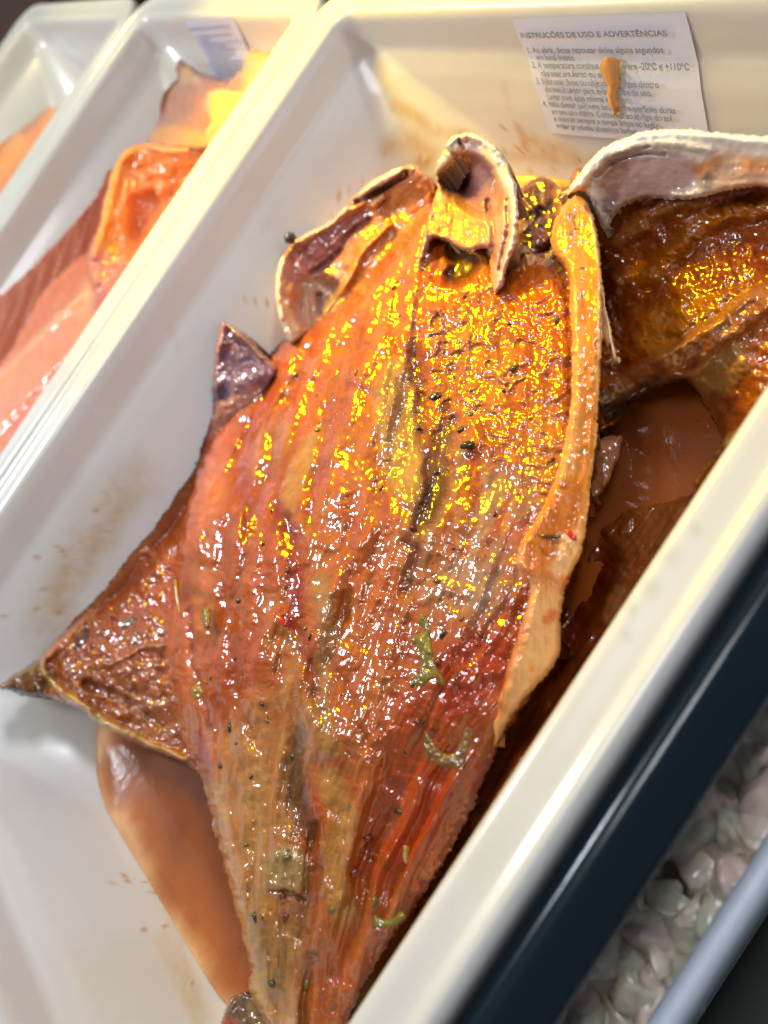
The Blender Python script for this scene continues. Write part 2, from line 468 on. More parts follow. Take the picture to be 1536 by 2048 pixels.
# ------------------------------------------------------------------ the piece builder
CTINT = .84; DHS = [1.0]
def piece(name, outline, ctrl, strokes=(), step=3.0, base=(190, 110, 50), ew=30, drop=.06, mat=None, parent=None,
          flow=None, seed=1, warp=5, amp=.006, nscale=26, skirt=.08, relief=None, fibre=(26, 5), smooth_outline=True, wall=None, crumb0=0.0, rag=3.0, mult=None):
    P = spline(list(outline) + [outline[0]], 5)[:-1] if smooth_outline else np.array(outline, float)
    x0, y0 = P.min(0) - 10; x1, y1 = P.max(0) + 10
    nx = int((x1 - x0) / step) + 1; ny = int((y1 - y0) / step) + 1
    gx, gy = np.meshgrid(x0 + np.arange(nx) * step, y0 + np.arange(ny) * step)
    wx = gx + warp * fbm(gx / 40, gy / 40, seed + 50); wy = gy + warp * fbm(gx / 40, gy / 40, seed + 60)
    sd = poly_sdf(gx + rag * fbm(gx / 14, gy / 14, seed + 70, 3), gy + rag * fbm(gx / 14 + 5, gy / 14, seed + 71, 3), P)
    sd = np.clip(sd, -1e3, 1e3)
    z = tps(ctrl, gx, gy) if len(ctrl) > 3 else np.full(gx.shape, ctrl[0][2])
    if flow: u, v = flow(gx, gy)
    else: u, v = gx / 400, gy / 400
    col = np.broadcast_to(lin(base), gx.shape + (3,)).copy(); crumb = crumb0 + .14 + .22 * sstep(-.1, .4, fbm(gx / 60, gy / 60, seed + 97, 2))
    if relief is not None: z, col, crumb = relief(gx, gy, u, v, z, col, crumb)
    for st in strokes:
        kind, pts, c, a = st[:4]; o = st[4] if len(st) > 4 else {}
        soft = o.get('s', 10); k = o.get('w', 10)
        w2 = o.get('warp', 1.0)
        qx = gx + (wx - gx) * w2; qy = gy + (wy - gy) * w2
        if kind == 'p': d = -poly_sdf(qx, qy, spline(list(pts) + [pts[0]], 4)[:-1]); m = 1 - sstep(-soft, soft, d)
        else:
            PP = spline(pts, 4); d = seg_dist(qx, qy, PP)
            taper = o.get('taper', 0)
            if taper:
                W = [k * (math.sin(math.pi * (i + .3) / (len(PP) - .4)) ** .6) for i in range(len(PP))]
                d = seg_dist(qx, qy, PP, W); m = 1 - sstep(-soft * .6, soft, d)
            else: m = 1 - sstep(max(0, k - soft), k + soft, d)
        if 'n' in o:
            nn = fbm(u * o.get('nf', (20, 4))[0], v * o.get('nf', (20, 4))[1], seed + 80 + len(pts)); m = m * np.clip(.5 + o['n'] * nn + .25, 0, 1)
        if c is not None:
            mm = (m * a)[..., None]; col = col * (1 - mm) + lin(c) * mm
        z = z + m * o.get('dh', 0.0) * DHS[0]
        if 'crumb' in o: crumb = crumb * (1 - m) + o['crumb'] * m
    # surface relief
    n1 = fbm(gx / nscale, gy / nscale, seed, 4); z = z + amp * n1
    fn = flowridge(u * fibre[0], v * fibre[1], seed + 5, 3); z = z + amp * .38 * fn
    q1 = gx + 22 * fbm(gx / 34, gy / 34, seed + 90, 2); q2 = gy + 22 * fbm(gx / 34 + 7, gy / 34, seed + 91, 2)
    z = z + crumb * (.0052 * ridged(q1 / 40, q2 / 30, seed + 12, 3) + .0022 * fbm(q1 / 14, q2 / 11, seed + 9, 2))
    t = np.clip(sd / ew, 0, 1); z = z - drop * (1 - np.sqrt(np.clip(1 - (1 - t) ** 2, 0, 1)))
    if wall is not None:
        wz = wall_z(gx, gy, wall); z = np.maximum(z, wz + .006)
    keep = sd > 0
    idx = -np.ones(gx.shape, int)
    q = keep[:-1, :-1] & keep[1:, :-1] & keep[:-1, 1:] & keep[1:, 1:]
    use = np.zeros(gx.shape, bool); use[:-1, :-1] |= q; use[1:, :-1] |= q; use[:-1, 1:] |= q; use[1:, 1:] |= q
    idx[use] = np.arange(use.sum())
    # soften the stair-stepped border by snapping border vertices to the outline
    V = onz(gx, gy, z)[use]
    Fc = np.stack([idx[:-1, :-1][q], idx[1:, :-1][q], idx[1:, 1:][q], idx[:-1, 1:][q]], -1)
    nV = len(V)
    # skirt
    e = np.concatenate([Fc[:, [0, 1]], Fc[:, [1, 2]], Fc[:, [2, 3]], Fc[:, [3, 0]]])
    key = np.sort(e, 1); k1 = key[:, 0] * nV + key[:, 1]; un, inv, cnt = np.unique(k1, return_inverse=True, return_counts=True)
    be = e[cnt[inv] == 1]; bv = np.unique(be)
    mp = -np.ones(nV, int); mp[bv] = np.arange(len(bv)) + nV
    gyy, gxx = np.gradient(sd); gl = np.hypot(gxx, gyy) + 1e-6
    bx, by, bz = gx[use][bv], gy[use][bv], z[use][bv]
    inw = onz(bx + (gxx / gl)[use][bv] * 3, by + (gyy / gl)[use][bv] * 3, bz) - V[bv]
    inw = inw[:, :2] / (np.linalg.norm(inw[:, :2], axis=1, keepdims=True) + 1e-9)
    SV = V[bv].copy(); away = SV[:, :2] / (1 - SV[:, 2:3]) * skirt       # undercut: the lower border tucks in under the piece
    k_ = np.maximum(0, (away * inw).sum(1)) * 1.15 + .004
    SV[:, :2] += inw * k_[:, None]; SV[:, 2] -= skirt
    for w_ in (wall,):
        if w_ is not None:
            SV[:, 0] = np.maximum(SV[:, 0], w_[0] + .02); SV[:, 2] = np.maximum(SV[:, 2], -.495)
    SF = np.stack([be[:, 1], be[:, 0], mp[be[:, 0]], mp[be[:, 1]]], -1)
    V = np.vstack([V, SV]); Fc = np.vstack([Fc, SF])
    ex = lambda A: np.concatenate([A[use], A[use][bv]])
    c2 = np.clip((col ** 1.16 * np.array([.72, .70, .43])) if mat is None else col * (np.array([1.18, 1.1, .98]) if mat is M_RAW else np.array([1.0, .98, .97])), 0, .9); cc = np.vstack([c2[use], c2[use][bv]])
    uv = np.stack([ex(u), ex(v)], -1)
    o = mesh(name, V, Fc, mat or M_FLESH, None, col=cc, uv=uv, rough=ex(crumb))
    if parent is not None: o.parent = parent
    return o

# ------------------------------------------------------------------ marinade pools
def sauce_mat(name, deep, thin, rough=.05):
    m, nt, b = newmat(name); L = nt.links
    tc = nd(nt, 'ShaderNodeTexCoord'); at = nd(nt, 'ShaderNodeAttribute', attribute_name='tint')
    n0 = noise_node(nt, 60, 4, .5, tc.outputs['Object'], .3); r0 = ramp(nt, n0.outputs['Fac'], [(.3, (.8, .72, .6)), (.5, (1, 1, 1)), (.7, (1.12, 1.1, 1.05))])
    n9 = noise_node(nt, 900, 2, .5, tc.outputs['Object']); r9 = ramp(nt, n9.outputs['Fac'], [(.0, (1, 1, 1)), (.68, (1, 1, 1)), (.73, (.45, .3, .2))])
    mx = nd(nt, 'ShaderNodeMix', data_type='RGBA', blend_type='MULTIPLY'); mx.inputs[0].default_value = .9; L.new(at.outputs['Color'], mx.inputs[6]); L.new(r0.outputs[0], mx.inputs[7])
    mx9 = nd(nt, 'ShaderNodeMix', data_type='RGBA', blend_type='MULTIPLY'); mx9.inputs[0].default_value = 1; L.new(mx.outputs[2], mx9.inputs[6]); L.new(r9.outputs[0], mx9.inputs[7])
    L.new(mx9.outputs[2], b.inputs['Base Color'])
    b.inputs['Roughness'].default_value = .5; b.inputs['Specular IOR Level'].default_value = .2; b.inputs['Coat Weight'].default_value = 1; b.inputs['Coat Roughness'].default_value = rough
    b.inputs['Subsurface Weight'].default_value = .1; b.inputs['Subsurface Radius'].default_value = (1, .5, .15); b.inputs['Subsurface Scale'].default_value = .003
    n = noise_node(nt, 45, 4, .6, tc.outputs['Object'], .4); n2 = noise_node(nt, 500, 3, .6, tc.outputs['Object'])
    h = math_node(nt, 'MULTIPLY_ADD', n2.outputs['Fac'], .08); L.new(n.outputs['Fac'], h.node.inputs[2])
    bp = nd(nt, 'ShaderNodeBump'); bp.inputs['Strength'].default_value = .25; bp.inputs['Distance'].default_value = .001
    L.new(h, bp.inputs['Height']); L.new(bp.outputs[0], b.inputs['Normal']); L.new(bp.outputs[0], b.inputs['Coat Normal'])
    return m
M_SAUCE = sauce_mat('marinade', 0, 0)
def pool(name, inner, z, seed, thin=(202, 152, 100), mid=(156, 80, 14), deep=(64, 22, 2)):
    zz = np.array([-.498, -.488, -.465, -.43, -.39, -.32, -.24]); ii = np.array([.215, .170, .138, .118, .105, .085, .062])
    ins = np.interp(z, zz, ii); r = radius_at(ins, z)
    x0, x1, y0, y1 = inner[0] + ins + min(ins, .12) * 1.3, inner[1] - ins, inner[2] + ins, inner[3] - ins
    V = []; col = []
    rgs = [0, .004, .010, .02, .035, .055, .08, .12, .17, .25, .35]
    zs = [.003, .001, .0] + [0] * 8
    for q, dz in zip(rgs, zs):
        rg = ring(x0 + q, x1 - q, y0 + q, y1 - q, max(r - q, .02), 14)
        for p in rg:
            V.append((p[0], p[1], z + dz))
            d = q + .06 * float(fbm(np.array([p[0] * 9]), np.array([p[1] * 9]), seed)[0])
            a = float(np.clip(d / .06, 0, 1)) ** .7; b_ = float(np.clip((d - .05) / .3, 0, 1))
            c = lin(thin) * (1 - a) + lin(mid) * a; col.append(c * (1 - b_) + lin(deep) * b_)
    n = len(V) // len(rgs); Fc = []
    for i in range(len(rgs) - 1):
        for k in range(n):
            a = i * n + k; b = i * n + (k + 1) % n; Fc.append((a, b, b + n, a + n))
    Fc.append(tuple((len(rgs) - 1) * n + k for k in range(n)))
    o = mesh(name, np.array(V), Fc, M_SAUCE, None, col=np.array(col))
    return o
tag(pool('marinade', INNER, -.415, 5), 'orange marinade pooled at the bottom of the large tray', 'marinade', kind='stuff')
tag(pool('marinade', (-3.25, -2.19, -1.15, 1.13), -.455, 6, thin=(214, 170, 130), mid=(205, 140, 100), deep=(190, 120, 80)), 'thin layer of pale orange juice in the middle tray', 'marinade', kind='stuff')

# ------------------------------------------------------------------ butterflied main piece
AXY = np.array([330, 480, 700, 1000, 1200, 1400, 1600, 1750, 2060]); AXX = np.array([905, 880, 860, 800, 735, 665, 610, 590, 570.])
AXW = np.array([120, 210, 330, 400, 380, 330, 260, 200, 150.])
def body_flow(gx, gy):
    return (gx - np.interp(gy, AXY, AXX)) / np.interp(gy, AXY, AXW), gy / 500.0
def body_relief(gx, gy, u, v, z, col, crumb):
    left = 1 - sstep(.05, .35, u); low = sstep(900, 1300, gy)
    m = np.clip(left + low, 0, 1)
    wv = u + .10 * fbm(u * 2.5, v * 2.5, 31, 3)
    r1 = flowridge(wv * 3.2, v * 1.2, 33, 1); r2 = flowridge(wv * 10, v * 3.2, 35, 2)
    z = z + m * (.020 * r1 + .004 * r2)
    a = sstep(-.05, .55, flowfbm(wv * 6, v * 1.6, 41, 3)) * m * .8
    col = col * (1 - a[..., None]) + lin((204, 166, 126)) * a[..., None]
    b = sstep(.0, .5, flowfbm(wv * 7, v * 2.2, 47, 3)) * (.45 + .4 * m)
    col = col * (1 - b[..., None]) + lin((182, 90, 12)) * b[..., None]
    c = sstep(.15, .5, flowfbm(wv * 9, v * 3.5, 53, 3)) * .5 * m
    col = col * (1 - c[..., None]) + lin((200, 100, 62)) * c[..., None]
    d = sstep(.1, .4, fbm(gx / 60, gy / 80, 57, 3)) * .6
    col = col * (1 - d[..., None]) + lin((196, 84, 12)) * d[..., None]
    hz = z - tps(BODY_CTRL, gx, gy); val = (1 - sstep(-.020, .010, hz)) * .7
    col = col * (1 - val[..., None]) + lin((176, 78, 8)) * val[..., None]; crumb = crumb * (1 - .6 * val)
    e_ = sstep(.12, .5, fbm(gx / 50 + 4, gy / 70, 77, 3)) * .6 * (1 - sstep(1600, 1800, gy)) * sstep(.2, .5, u + .5)
    col = col * (1 - e_[..., None]) + lin((176, 124, 108)) * e_[..., None]
    # crumbly spices
    s = sstep(.50, .66, fbm(gx / 9, gy / 9, 61, 2)) * .22
    col = col * (1 - s[..., None]) + lin((120, 52, 16)) * s[..., None]
    s = sstep(.62, .70, fbm(gx / 6, gy / 6, 66, 2)) * .6
    col = col * (1 - s[..., None]) + lin((70, 58, 22)) * s[..., None]
    return z, col, crumb
BODY_OUT = [(862, 398), (905, 420), (960, 455), (1000, 520), (1015, 545), (1050, 508), (1092, 498), (1120, 440), (1150, 400),
            (1182, 470), (1190, 560), (1196, 700), (1194, 800), (1190, 900), (1176, 1010), (1166, 1090), (1140, 1160), (1120, 1210), (1112, 1300),
            (1060, 1400), (1000, 1490), (965, 1580), (905, 1700), (835, 1812), (762, 1915), (700, 2040), (690, 2080), (560, 2080), (505, 2010), (494, 1960), (498, 1935),
            (470, 1820), (448, 1740), (425, 1660), (404, 1570), (372, 1500), (335, 1410), (312, 1310), (318, 1240), (340, 1130), (372, 1010), (398, 905), (436, 830),
            (480, 760), (540, 705), (590, 660), (650, 630), (720, 560), (770, 495), (812, 440), (835, 405)]
BODY_CTRL = [(862, 410, -.20), (700, 620, -.23), (560, 720, -.25), (440, 860, -.26), (600, 880, -.205), (720, 760, -.195), (830, 820, -.185), (900, 560, -.20), (980, 700, -.185), (1100, 560, -.175),
             (1170, 700, -.16), (1150, 420, -.15), (1000, 1000, -.165), (345, 1250, -.28), (450, 1200, -.22), (560, 1400, -.19), (700, 1200, -.165), (780, 1400, -.165), (900, 1250, -.16), (1090, 1250, -.19),
             (560, 1750, -.225), (490, 1900, -.28), (520, 2040, -.31), (800, 1650, -.22), (930, 1500, -.20), (740, 1900, -.27), (640, 2048, -.28), (400, 1540, -.29), (1150, 1080, -.17)]
gr = lambda pts, w=9, dh=-.035, c=(124, 56, 10), a=.55, s=18, **k: ('l', pts, c, a * .85, dict(w=w, s=s, dh=dh, taper=1, **k))
BODY = [
    # broad colour fields
    ('p', [(560, 700), (650, 640), (700, 700), (640, 900), (560, 1150), (520, 1400), (440, 1560), (350, 1430), (325, 1250), (360, 1040), (420, 860)], (196, 106, 52), 0.5, dict(s=30)),
    ('p', [(700, 860), (800, 840), (830, 1000), (800, 1200), (700, 1300), (620, 1200), (640, 1000)], (206, 126, 76), 0.62, dict(s=40)),
    ('p', [(520, 1380), (620, 1380), (640, 1500), (600, 1650), (610, 2070), (500, 2070), (460, 1800), (400, 1560), (440, 1480)], (196, 150, 104), 0.66, dict(s=25)),
    ('p', [(860, 560), (960, 560), (1040, 520), (1130, 520), (1150, 700), (1150, 850), (1080, 1000), (960, 900), (850, 880), (830, 720)], (202, 112, 10), 0.74, dict(s=25, crumb=1.0)),
    ('p', [(850, 700), (930, 640), (1010, 700), (1010, 820), (920, 860), (850, 840)], (206, 140, 30), 0.39, dict(s=30, crumb=1.2, n=1.2)),
    ('p', [(640, 640), (760, 520), (830, 560), (830, 700), (740, 840), (620, 880), (540, 780)], (204, 112, 30), 0.66, dict(s=30, crumb=.7)),
    ('p', [(1030, 560), (1130, 560), (1140, 640), (1060, 680), (1010, 620)], (214, 98, 10), 0.62, dict(s=20)),
    ('p', [(860, 1220), (1000, 1180), (1090, 1180), (1010, 1400), (950, 1560), (860, 1720), (740, 1850), (680, 1700), (760, 1500), (820, 1380)], (178, 84, 18), 0.70, dict(s=30, dh=-.005, crumb=.04)),
    ('p', [(880, 1300), (980, 1260), (1000, 1340), (950, 1450), (880, 1420)], (184, 66, 8), 0.62, dict(s=20, crumb=.02)),
    ('p', [(620, 1720), (760, 1760), (720, 2070), (610, 2070)], (186, 102, 34), 0.70, dict(s=25, crumb=0)),
    ('p', [(650, 1350), (760, 1280), (800, 1400), (740, 1560), (680, 1700), (640, 1560)], (198, 120, 66), 0.55, dict(s=30)),
    # right shoulder: mauve-grey veil of a glass reflection painted into the colour, plus membranes
    ('p', [(880, 860), (950, 900), (1060, 960), (1060, 1100), (980, 1230), (880, 1240), (850, 1080)], (184, 142, 128), .95, dict(s=40, n=2.2, crumb=.1)),
    ('p', [(930, 1020), (1010, 1040), (1000, 1180), (920, 1220), (900, 1120)], (176, 142, 150), .95, dict(s=34, n=2.2, crumb=.05)),
    ('p', [(1010, 1040), (1070, 1030), (1060, 1080), (1010, 1100)], (198, 112, 96), .8, dict(s=18)),
    ('p', [(1040, 870), (1110, 830), (1130, 900), (1080, 960), (1040, 930)], (206, 152, 88), 0.43, dict(s=20)),
    ('p', [(900, 420), (980, 430), (1000, 520), (960, 560), (880, 520)], (176, 116, 44), 0.62, dict(s=15)),
    # pale connective lumps
    ('p', [(790, 715), (822, 740), (828, 800), (840, 860), (852, 960), (840, 1010), (800, 1000), (770, 940), (750, 860), (740, 790), (765, 740)], (196, 156, 108), .85, dict(s=10, dh=.016, crumb=.5)),
    ('p', [(560, 980), (600, 880), (640, 860), (630, 920), (590, 1010), (560, 1060)], (206, 158, 96), .8, dict(s=9, dh=.012)),
    ('l', [(640, 1170), (655, 1230), (650, 1330), (640, 1400), (660, 1500)], (180, 146, 104), .7, dict(w=20, s=12, dh=.012)),
    ('p', [(560, 1690), (600, 1700), (615, 1760), (570, 1790), (530, 1740)], (176, 156, 124), .8, dict(s=10, dh=.010)),
    ('l', [(655, 1560), (690, 1640), (665, 1730), (690, 1830)], (190, 146, 96), .8, dict(w=24, s=14, dh=.008)),
    ('p', [(700, 1830), (770, 1870), (760, 1900), (710, 1880)], (186, 110, 78), .7, dict(s=10)),
    ('p', [(440, 1600), (470, 1620), (490, 1800), (500, 1930), (480, 1900), (455, 1760)], (208, 152, 108), .8, dict(s=8)),
    ('p', [(500, 1840), (600, 1860), (600, 1900), (560, 2000), (510, 1990)], (176, 140, 96), .7, dict(s=12, crumb=.3)),
    ('l', [(500, 1965), (530, 2010), (580, 2050)], (214, 160, 104), .8, dict(w=12, s=8)),
    ('l', [(350, 1230), (400, 1400), (430, 1540)], (216, 128, 88), .7, dict(w=20, s=16, dh=.010)),
    ('l', [(430, 960), (400, 1100), (410, 1250)], (212, 132, 80), .7, dict(w=22, s=16, dh=.008)),
    ('l', [(470, 820), (420, 960), (380, 1100)], (214, 118, 76), .7, dict(w=18, s=14, dh=.008)),
    ('p', [(505, 880), (560, 830), (590, 870), (540, 950), (505, 960)], (200, 140, 78), .7, dict(s=10, dh=.010)),
    ('l', [(545, 1200), (560, 1290), (590, 1360), (560, 1430)], (186, 116, 46), .8, dict(w=26, s=14, dh=-.012)),
    ('l', [(560, 1240), (590, 1300), (570, 1400)], (206, 164, 110), .5, dict(w=9, s=7, dh=.012, n=1)),
    # dark furrows
    gr([(838, 600), (832, 700), (846, 790), (842, 900)], 10, -.03, (106, 60, 14), .7),
    gr([(905, 835), (880, 900), (872, 960), (862, 1020), (840, 1050)], 24, -.03, (112, 70, 38), .8),
    gr([(880, 960), (850, 1030), (835, 1060)], 20, -.02, (96, 64, 56), .8),
    gr([(800, 1080), (835, 1105), (820, 1160), (808, 1190)], 10, -.018, (112, 62, 72), .7),
    gr([(560, 1010), (590, 1100), (585, 1200), (610, 1300), (640, 1420)], 16, -.03, (140, 58, 10), .7),
    gr([(600, 1460), (592, 1540), (600, 1620), (628, 1680)], 20, -.028, (84, 62, 22), .8),
    gr([(628, 1660), (622, 1760), (612, 1860), (606, 2050)], 14, -.04, (132, 74, 24), .7),
    gr([(540, 1780), (580, 1790), (610, 1800)], 5, -.02, (110, 66, 20), .7, 6),
    gr([(545, 760), (500, 860), (480, 960), (500, 1060)], 12, -.03, (166, 62, 30), .7),
    gr([(640, 660), (560, 830), (540, 930), (500, 1050), (470, 1200)], 9, -.028, (150, 62, 20), .6),
    gr([(700, 780), (640, 900), (620, 1050)], 12, -.03, (170, 84, 24), .6),
    gr([(720, 640), (690, 740), (640, 860)], 14, -.026, (170, 96, 14), .6),
    gr([(460, 1040), (450, 1160), (470, 1290), (480, 1400), (520, 1500)], 12, -.026, (170, 86, 24), .6),
    gr([(380, 1220), (388, 1330), (420, 1450)], 6, -.016, (140, 46, 20), .6, 8),
    gr([(400, 1490), (412, 1540), (400, 1570)], 9, -.02, (150, 50, 12), .7),
    gr([(700, 1000), (700, 1130), (690, 1240)], 6, -.018, (170, 80, 30), .5),
    gr([(750, 920), (760, 1050), (740, 1160), (720, 1260)], 7, -.018, (170, 84, 34), .5),
    gr([(820, 1240), (790, 1360), (770, 1460), (770, 1560)], 12, -.014, (160, 80, 20), .5),
    gr([(640, 1260), (700, 1400), (740, 1500)], 6, -.014, (150, 70, 20), .5),
    gr([(900, 500), (930, 530), (900, 560)], 22, -.05, (56, 24, 12), .9, 14),
    gr([(985, 980), (1010, 900), (960, 860)], 5, -.01, (140, 84, 30), .4),
    gr([(1135, 480), (1142, 600), (1148, 760), (1150, 880), (1140, 980), (1090, 1080)], 8, -.03, (150, 70, 8), .6),
    gr([(760, 560), (800, 500), (840, 440)], 7, -.02, (120, 60, 20), .5),
    gr([(1090, 500), (1120, 540), (1130, 600)], 12, -.02, (70, 40, 36), .6),
    # red glaze
    ('l', [(560, 1020), (590, 1130), (590, 1220)], (168, 50, 6), .7, dict(w=16, s=16)),
    ('l', [(560, 1225), (590, 1260)], (180, 34, 8), .8, dict(w=7, s=6)),
    ('l', [(396, 1470), (412, 1520)], (170, 40, 10), .8, dict(w=10, s=8)),
    ('l', [(870, 1560), (860, 1620), (800, 1700)], (196, 78, 12), .7, dict(w=30, s=20)),
    ('l', [(800, 1590), (830, 1640)], (190, 96, 74), .7, dict(w=18, s=12)),
    ('l', [(730, 1740), (770, 1760)], (196, 90, 66), .7, dict(w=16, s=12)),
    ('p', [(820, 440), (870, 430), (860, 560), (830, 690), (800, 680), (810, 560)], (196, 120, 60), .7, dict(s=10, dh=.012, crumb=.6)),
]
r_body = empty('marinated_meat', pt(700, 1200, -.48))
tag(r_body, 'large butterflied piece of raw meat glazed in orange marinade, filling the big tray', 'meat', 'pieces of marinated meat')
DHS[0] = .36
o = piece('flesh', BODY_OUT, BODY_CTRL, BODY, step=2.6, base=(198, 118, 52), ew=40, drop=.09, flow=body_flow, seed=11, relief=body_relief, amp=.008, nscale=42, skirt=.14, wall=INNER, rag=5, warp=9, fibre=(11, 3))
attach(o, r_body); DHS[0] = 1.0

# long strip of fat and the pale flap on the right border of the body
STRIP = [(1150, 388), (1172, 398), (1190, 440), (1202, 500), (1206, 580), (1204, 680), (1200, 780), (1194, 880), (1184, 960), (1176, 1040), (1166, 1100), (1135, 1170), (1124, 1230), (1122, 1300),
         (1096, 1350), (1050, 1400), (1020, 1440), (988, 1496), (984, 1440), (1000, 1380), (1020, 1310), (1046, 1230), (1060, 1170), (1030, 1130), (1040, 1085), (1080, 1020), (1110, 950), (1128, 880), (1140, 800), (1142, 700), (1136, 600), (1132, 540), (1100, 495), (1105, 450), (1125, 410)]
SCTRL = [(1150, 400, -.09), (1190, 480, -.10), (1170, 600, -.09), (1170, 800, -.09), (1160, 950, -.10), (1110, 1060, -.10), (1150, 1120, -.13), (1090, 1200, -.125), (1110, 1320, -.17), (1040, 1380, -.15), (990, 1490, -.20), (1110, 500, -.115), (1030, 1260, -.10)]
STR = [
    ('l', [(1150, 400), (1178, 500), (1182, 620), (1180, 760), (1176, 900), (1150, 1020), (1100, 1090)], (216, 128, 22), .9, dict(w=20, s=14, dh=-.006)),
    ('p', [(1105, 470), (1150, 395), (1172, 440), (1172, 560), (1140, 560), (1120, 510)], (206, 140, 52), .9, dict(s=10, crumb=.7)),
    ('l', [(1184, 430), (1200, 520), (1203, 640), (1199, 780), (1192, 900), (1180, 1000), (1172, 1090)], (228, 186, 130), .9, dict(w=5, s=5, dh=.008)),
    ('l', [(1142, 700), (1140, 800), (1126, 890), (1106, 960)], (226, 172, 110), .75, dict(w=4, s=5, dh=.006)),
    ('p', [(1040, 1090), (1080, 1020), (1120, 960), (1160, 980), (1130, 1090), (1100, 1130), (1060, 1150)], (214, 116, 20), .9, dict(s=12)),
    ('p', [(1120, 1070), (1168, 1070), (1150, 1140), (1120, 1200), (1100, 1160)], (224, 176, 120), .9, dict(s=8)),
    ('p', [(1060, 1200), (1120, 1190), (1122, 1300), (1090, 1350), (1030, 1420), (990, 1490), (990, 1420), (1020, 1320)], (216, 164, 106), .9, dict(s=10)),
    ('l', [(1040, 1180), (1040, 1260), (1010, 1340), (992, 1420)], (200, 112, 50), .8, dict(w=14, s=12, dh=-.01)),
    ('l', [(1095, 1240), (1106, 1225)], (196, 84, 28), .8, dict(w=10, s=7)), ('l', [(1140, 1155), (1128, 1160)], (206, 92, 20), .8, dict(w=9, s=7)),
    ('l', [(1085, 1152), (1120, 1172)], (206, 104, 30), .6, dict(w=12, s=10)), ('l', [(1064, 1339), (1066, 1340)], (216, 130, 20), .9, dict(w=6, s=4)),
    ('l', [(1084, 975), (1086, 975)], (118, 66, 14), .9, dict(w=6, s=3)), ('l', [(1163, 906), (1172, 900)], (150, 96, 20), .7, dict(w=8, s=5)),
    ('l', [(1126, 975), (1124, 976)], (96, 56, 16), .9, dict(w=5, s=3)), ('l', [(1165, 612), (1168, 640)], (196, 96, 16), .6, dict(w=8, s=6)),
]
o = piece('fat_strip', STRIP, SCTRL, STR, step=2.4, base=(216, 150, 78), ew=16, drop=.045, seed=23, mat=M_SKIN, amp=.004, nscale=30, skirt=.045, flow=lambda x, y: ((x - 1160) / 200, y / 500), rag=3, warp=4)
attach(o, r_body)
# loose pale skin hanging behind the strip
o = piece('skin_flap', [(1192, 560), (1207, 570), (1212, 610), (1222, 650), (1230, 690), (1233, 725), (1224, 712), (1219, 690), (1216, 704), (1208, 682), (1200, 700), (1190, 690), (1186, 620)],
          [(1200, 600, -.15), (1230, 720, -.16), (1200, 690, -.15), (1210, 640, -.14)], [('l', [(1206, 590), (1218, 650), (1230, 720)], (236, 214, 176), .7, dict(w=3, s=3, dh=.005)), ('l', [(1200, 600), (1206, 680)], (200, 150, 90), .6, dict(w=4, s=4, dh=-.005))],
          step=2, base=(222, 186, 140), ew=8, drop=.02, mat=M_SKIN, seed=27, amp=.003, skirt=.02, rag=2, warp=2)
attach(o, r_body)
# left collar
COL_L = [(822, 326), (842, 336), (868, 360), (866, 420), (838, 470), (790, 520), (740, 570), (690, 620), (640, 655), (590, 690), (566, 660), (552, 610), (549, 560), (560, 515), (580, 485), (620, 462), (660, 440), (692, 408), (726, 370), (770, 345)]
o = piece('collar', COL_L, [(830, 340, -.14), (700, 420, -.20), (570, 500, -.18), (556, 600, -.18), (580, 680, -.24), (640, 620, -.30), (740, 520, -.26), (840, 440, -.24), (780, 400, -.23), (660, 540, -.28)], [
    ('p', [(700, 420), (770, 370), (830, 350), (866, 380), (840, 460), (760, 560), (690, 600), (700, 500)], (190, 108, 34), .9, dict(s=16)),
    ('p', [(580, 500), (650, 455), (720, 420), (740, 450), (680, 520), (620, 560), (575, 560)], (158, 96, 92), .8, dict(s=14, dh=-.01)),
    ('p', [(600, 560), (660, 560), (680, 600), (620, 650), (590, 620)], (172, 140, 116), .8, dict(s=14, dh=-.02)),
    ('l', [(560, 520), (553, 580), (560, 630), (580, 680)], (222, 208, 200), .8, dict(w=7, s=8, dh=.006)),
    ('l', [(566, 600), (590, 670)], (206, 176, 130), .7, dict(w=9, s=6)),
    ('l', [(600, 478), (660, 444), (700, 405)], (214, 190, 180), .7, dict(w=8, s=8, dh=.005)),
    ('l', [(726, 392), (760, 366), (800, 338)], (226, 214, 208), .9, dict(w=9, s=5, dh=.016)),
    ('l', [(700, 410), (745, 388), (790, 362), (812, 345)], (96, 52, 60), .8, dict(w=6, s=5, dh=-.014)),
    ('l', [(745, 410), (765, 396)], (236, 200, 150), .9, dict(w=5, s=3, dh=.010)),
    ('l', [(620, 545), (660, 520), (700, 470), (740, 440)], (120, 76, 70), .5, dict(w=5, s=5, dh=-.01)),
    ('l', [(640, 640), (690, 570), (730, 500), (780, 450)], (214, 150, 60), .6, dict(w=5, s=6, dh=.012, crumb=.8)),
    ('l', [(568, 590), (594, 594)], (190, 104, 30), .8, dict(w=4, s=4)),
    ('l', [(612, 600), (616, 640)], (200, 160, 110), .6, dict(w=4, s=4, dh=.01)), ('l', [(636, 590), (644, 630)], (130, 100, 90), .6, dict(w=5, s=5, dh=-.012)),
], step=2.4, base=(182, 128, 96), ew=12, drop=.04, seed=31, mat=M_SKIN, amp=.006, nscale=22, skirt=.14, wall=INNER, flow=lambda x, y: ((x + y) / 350, (x - y) / 500))
attach(o, r_body)
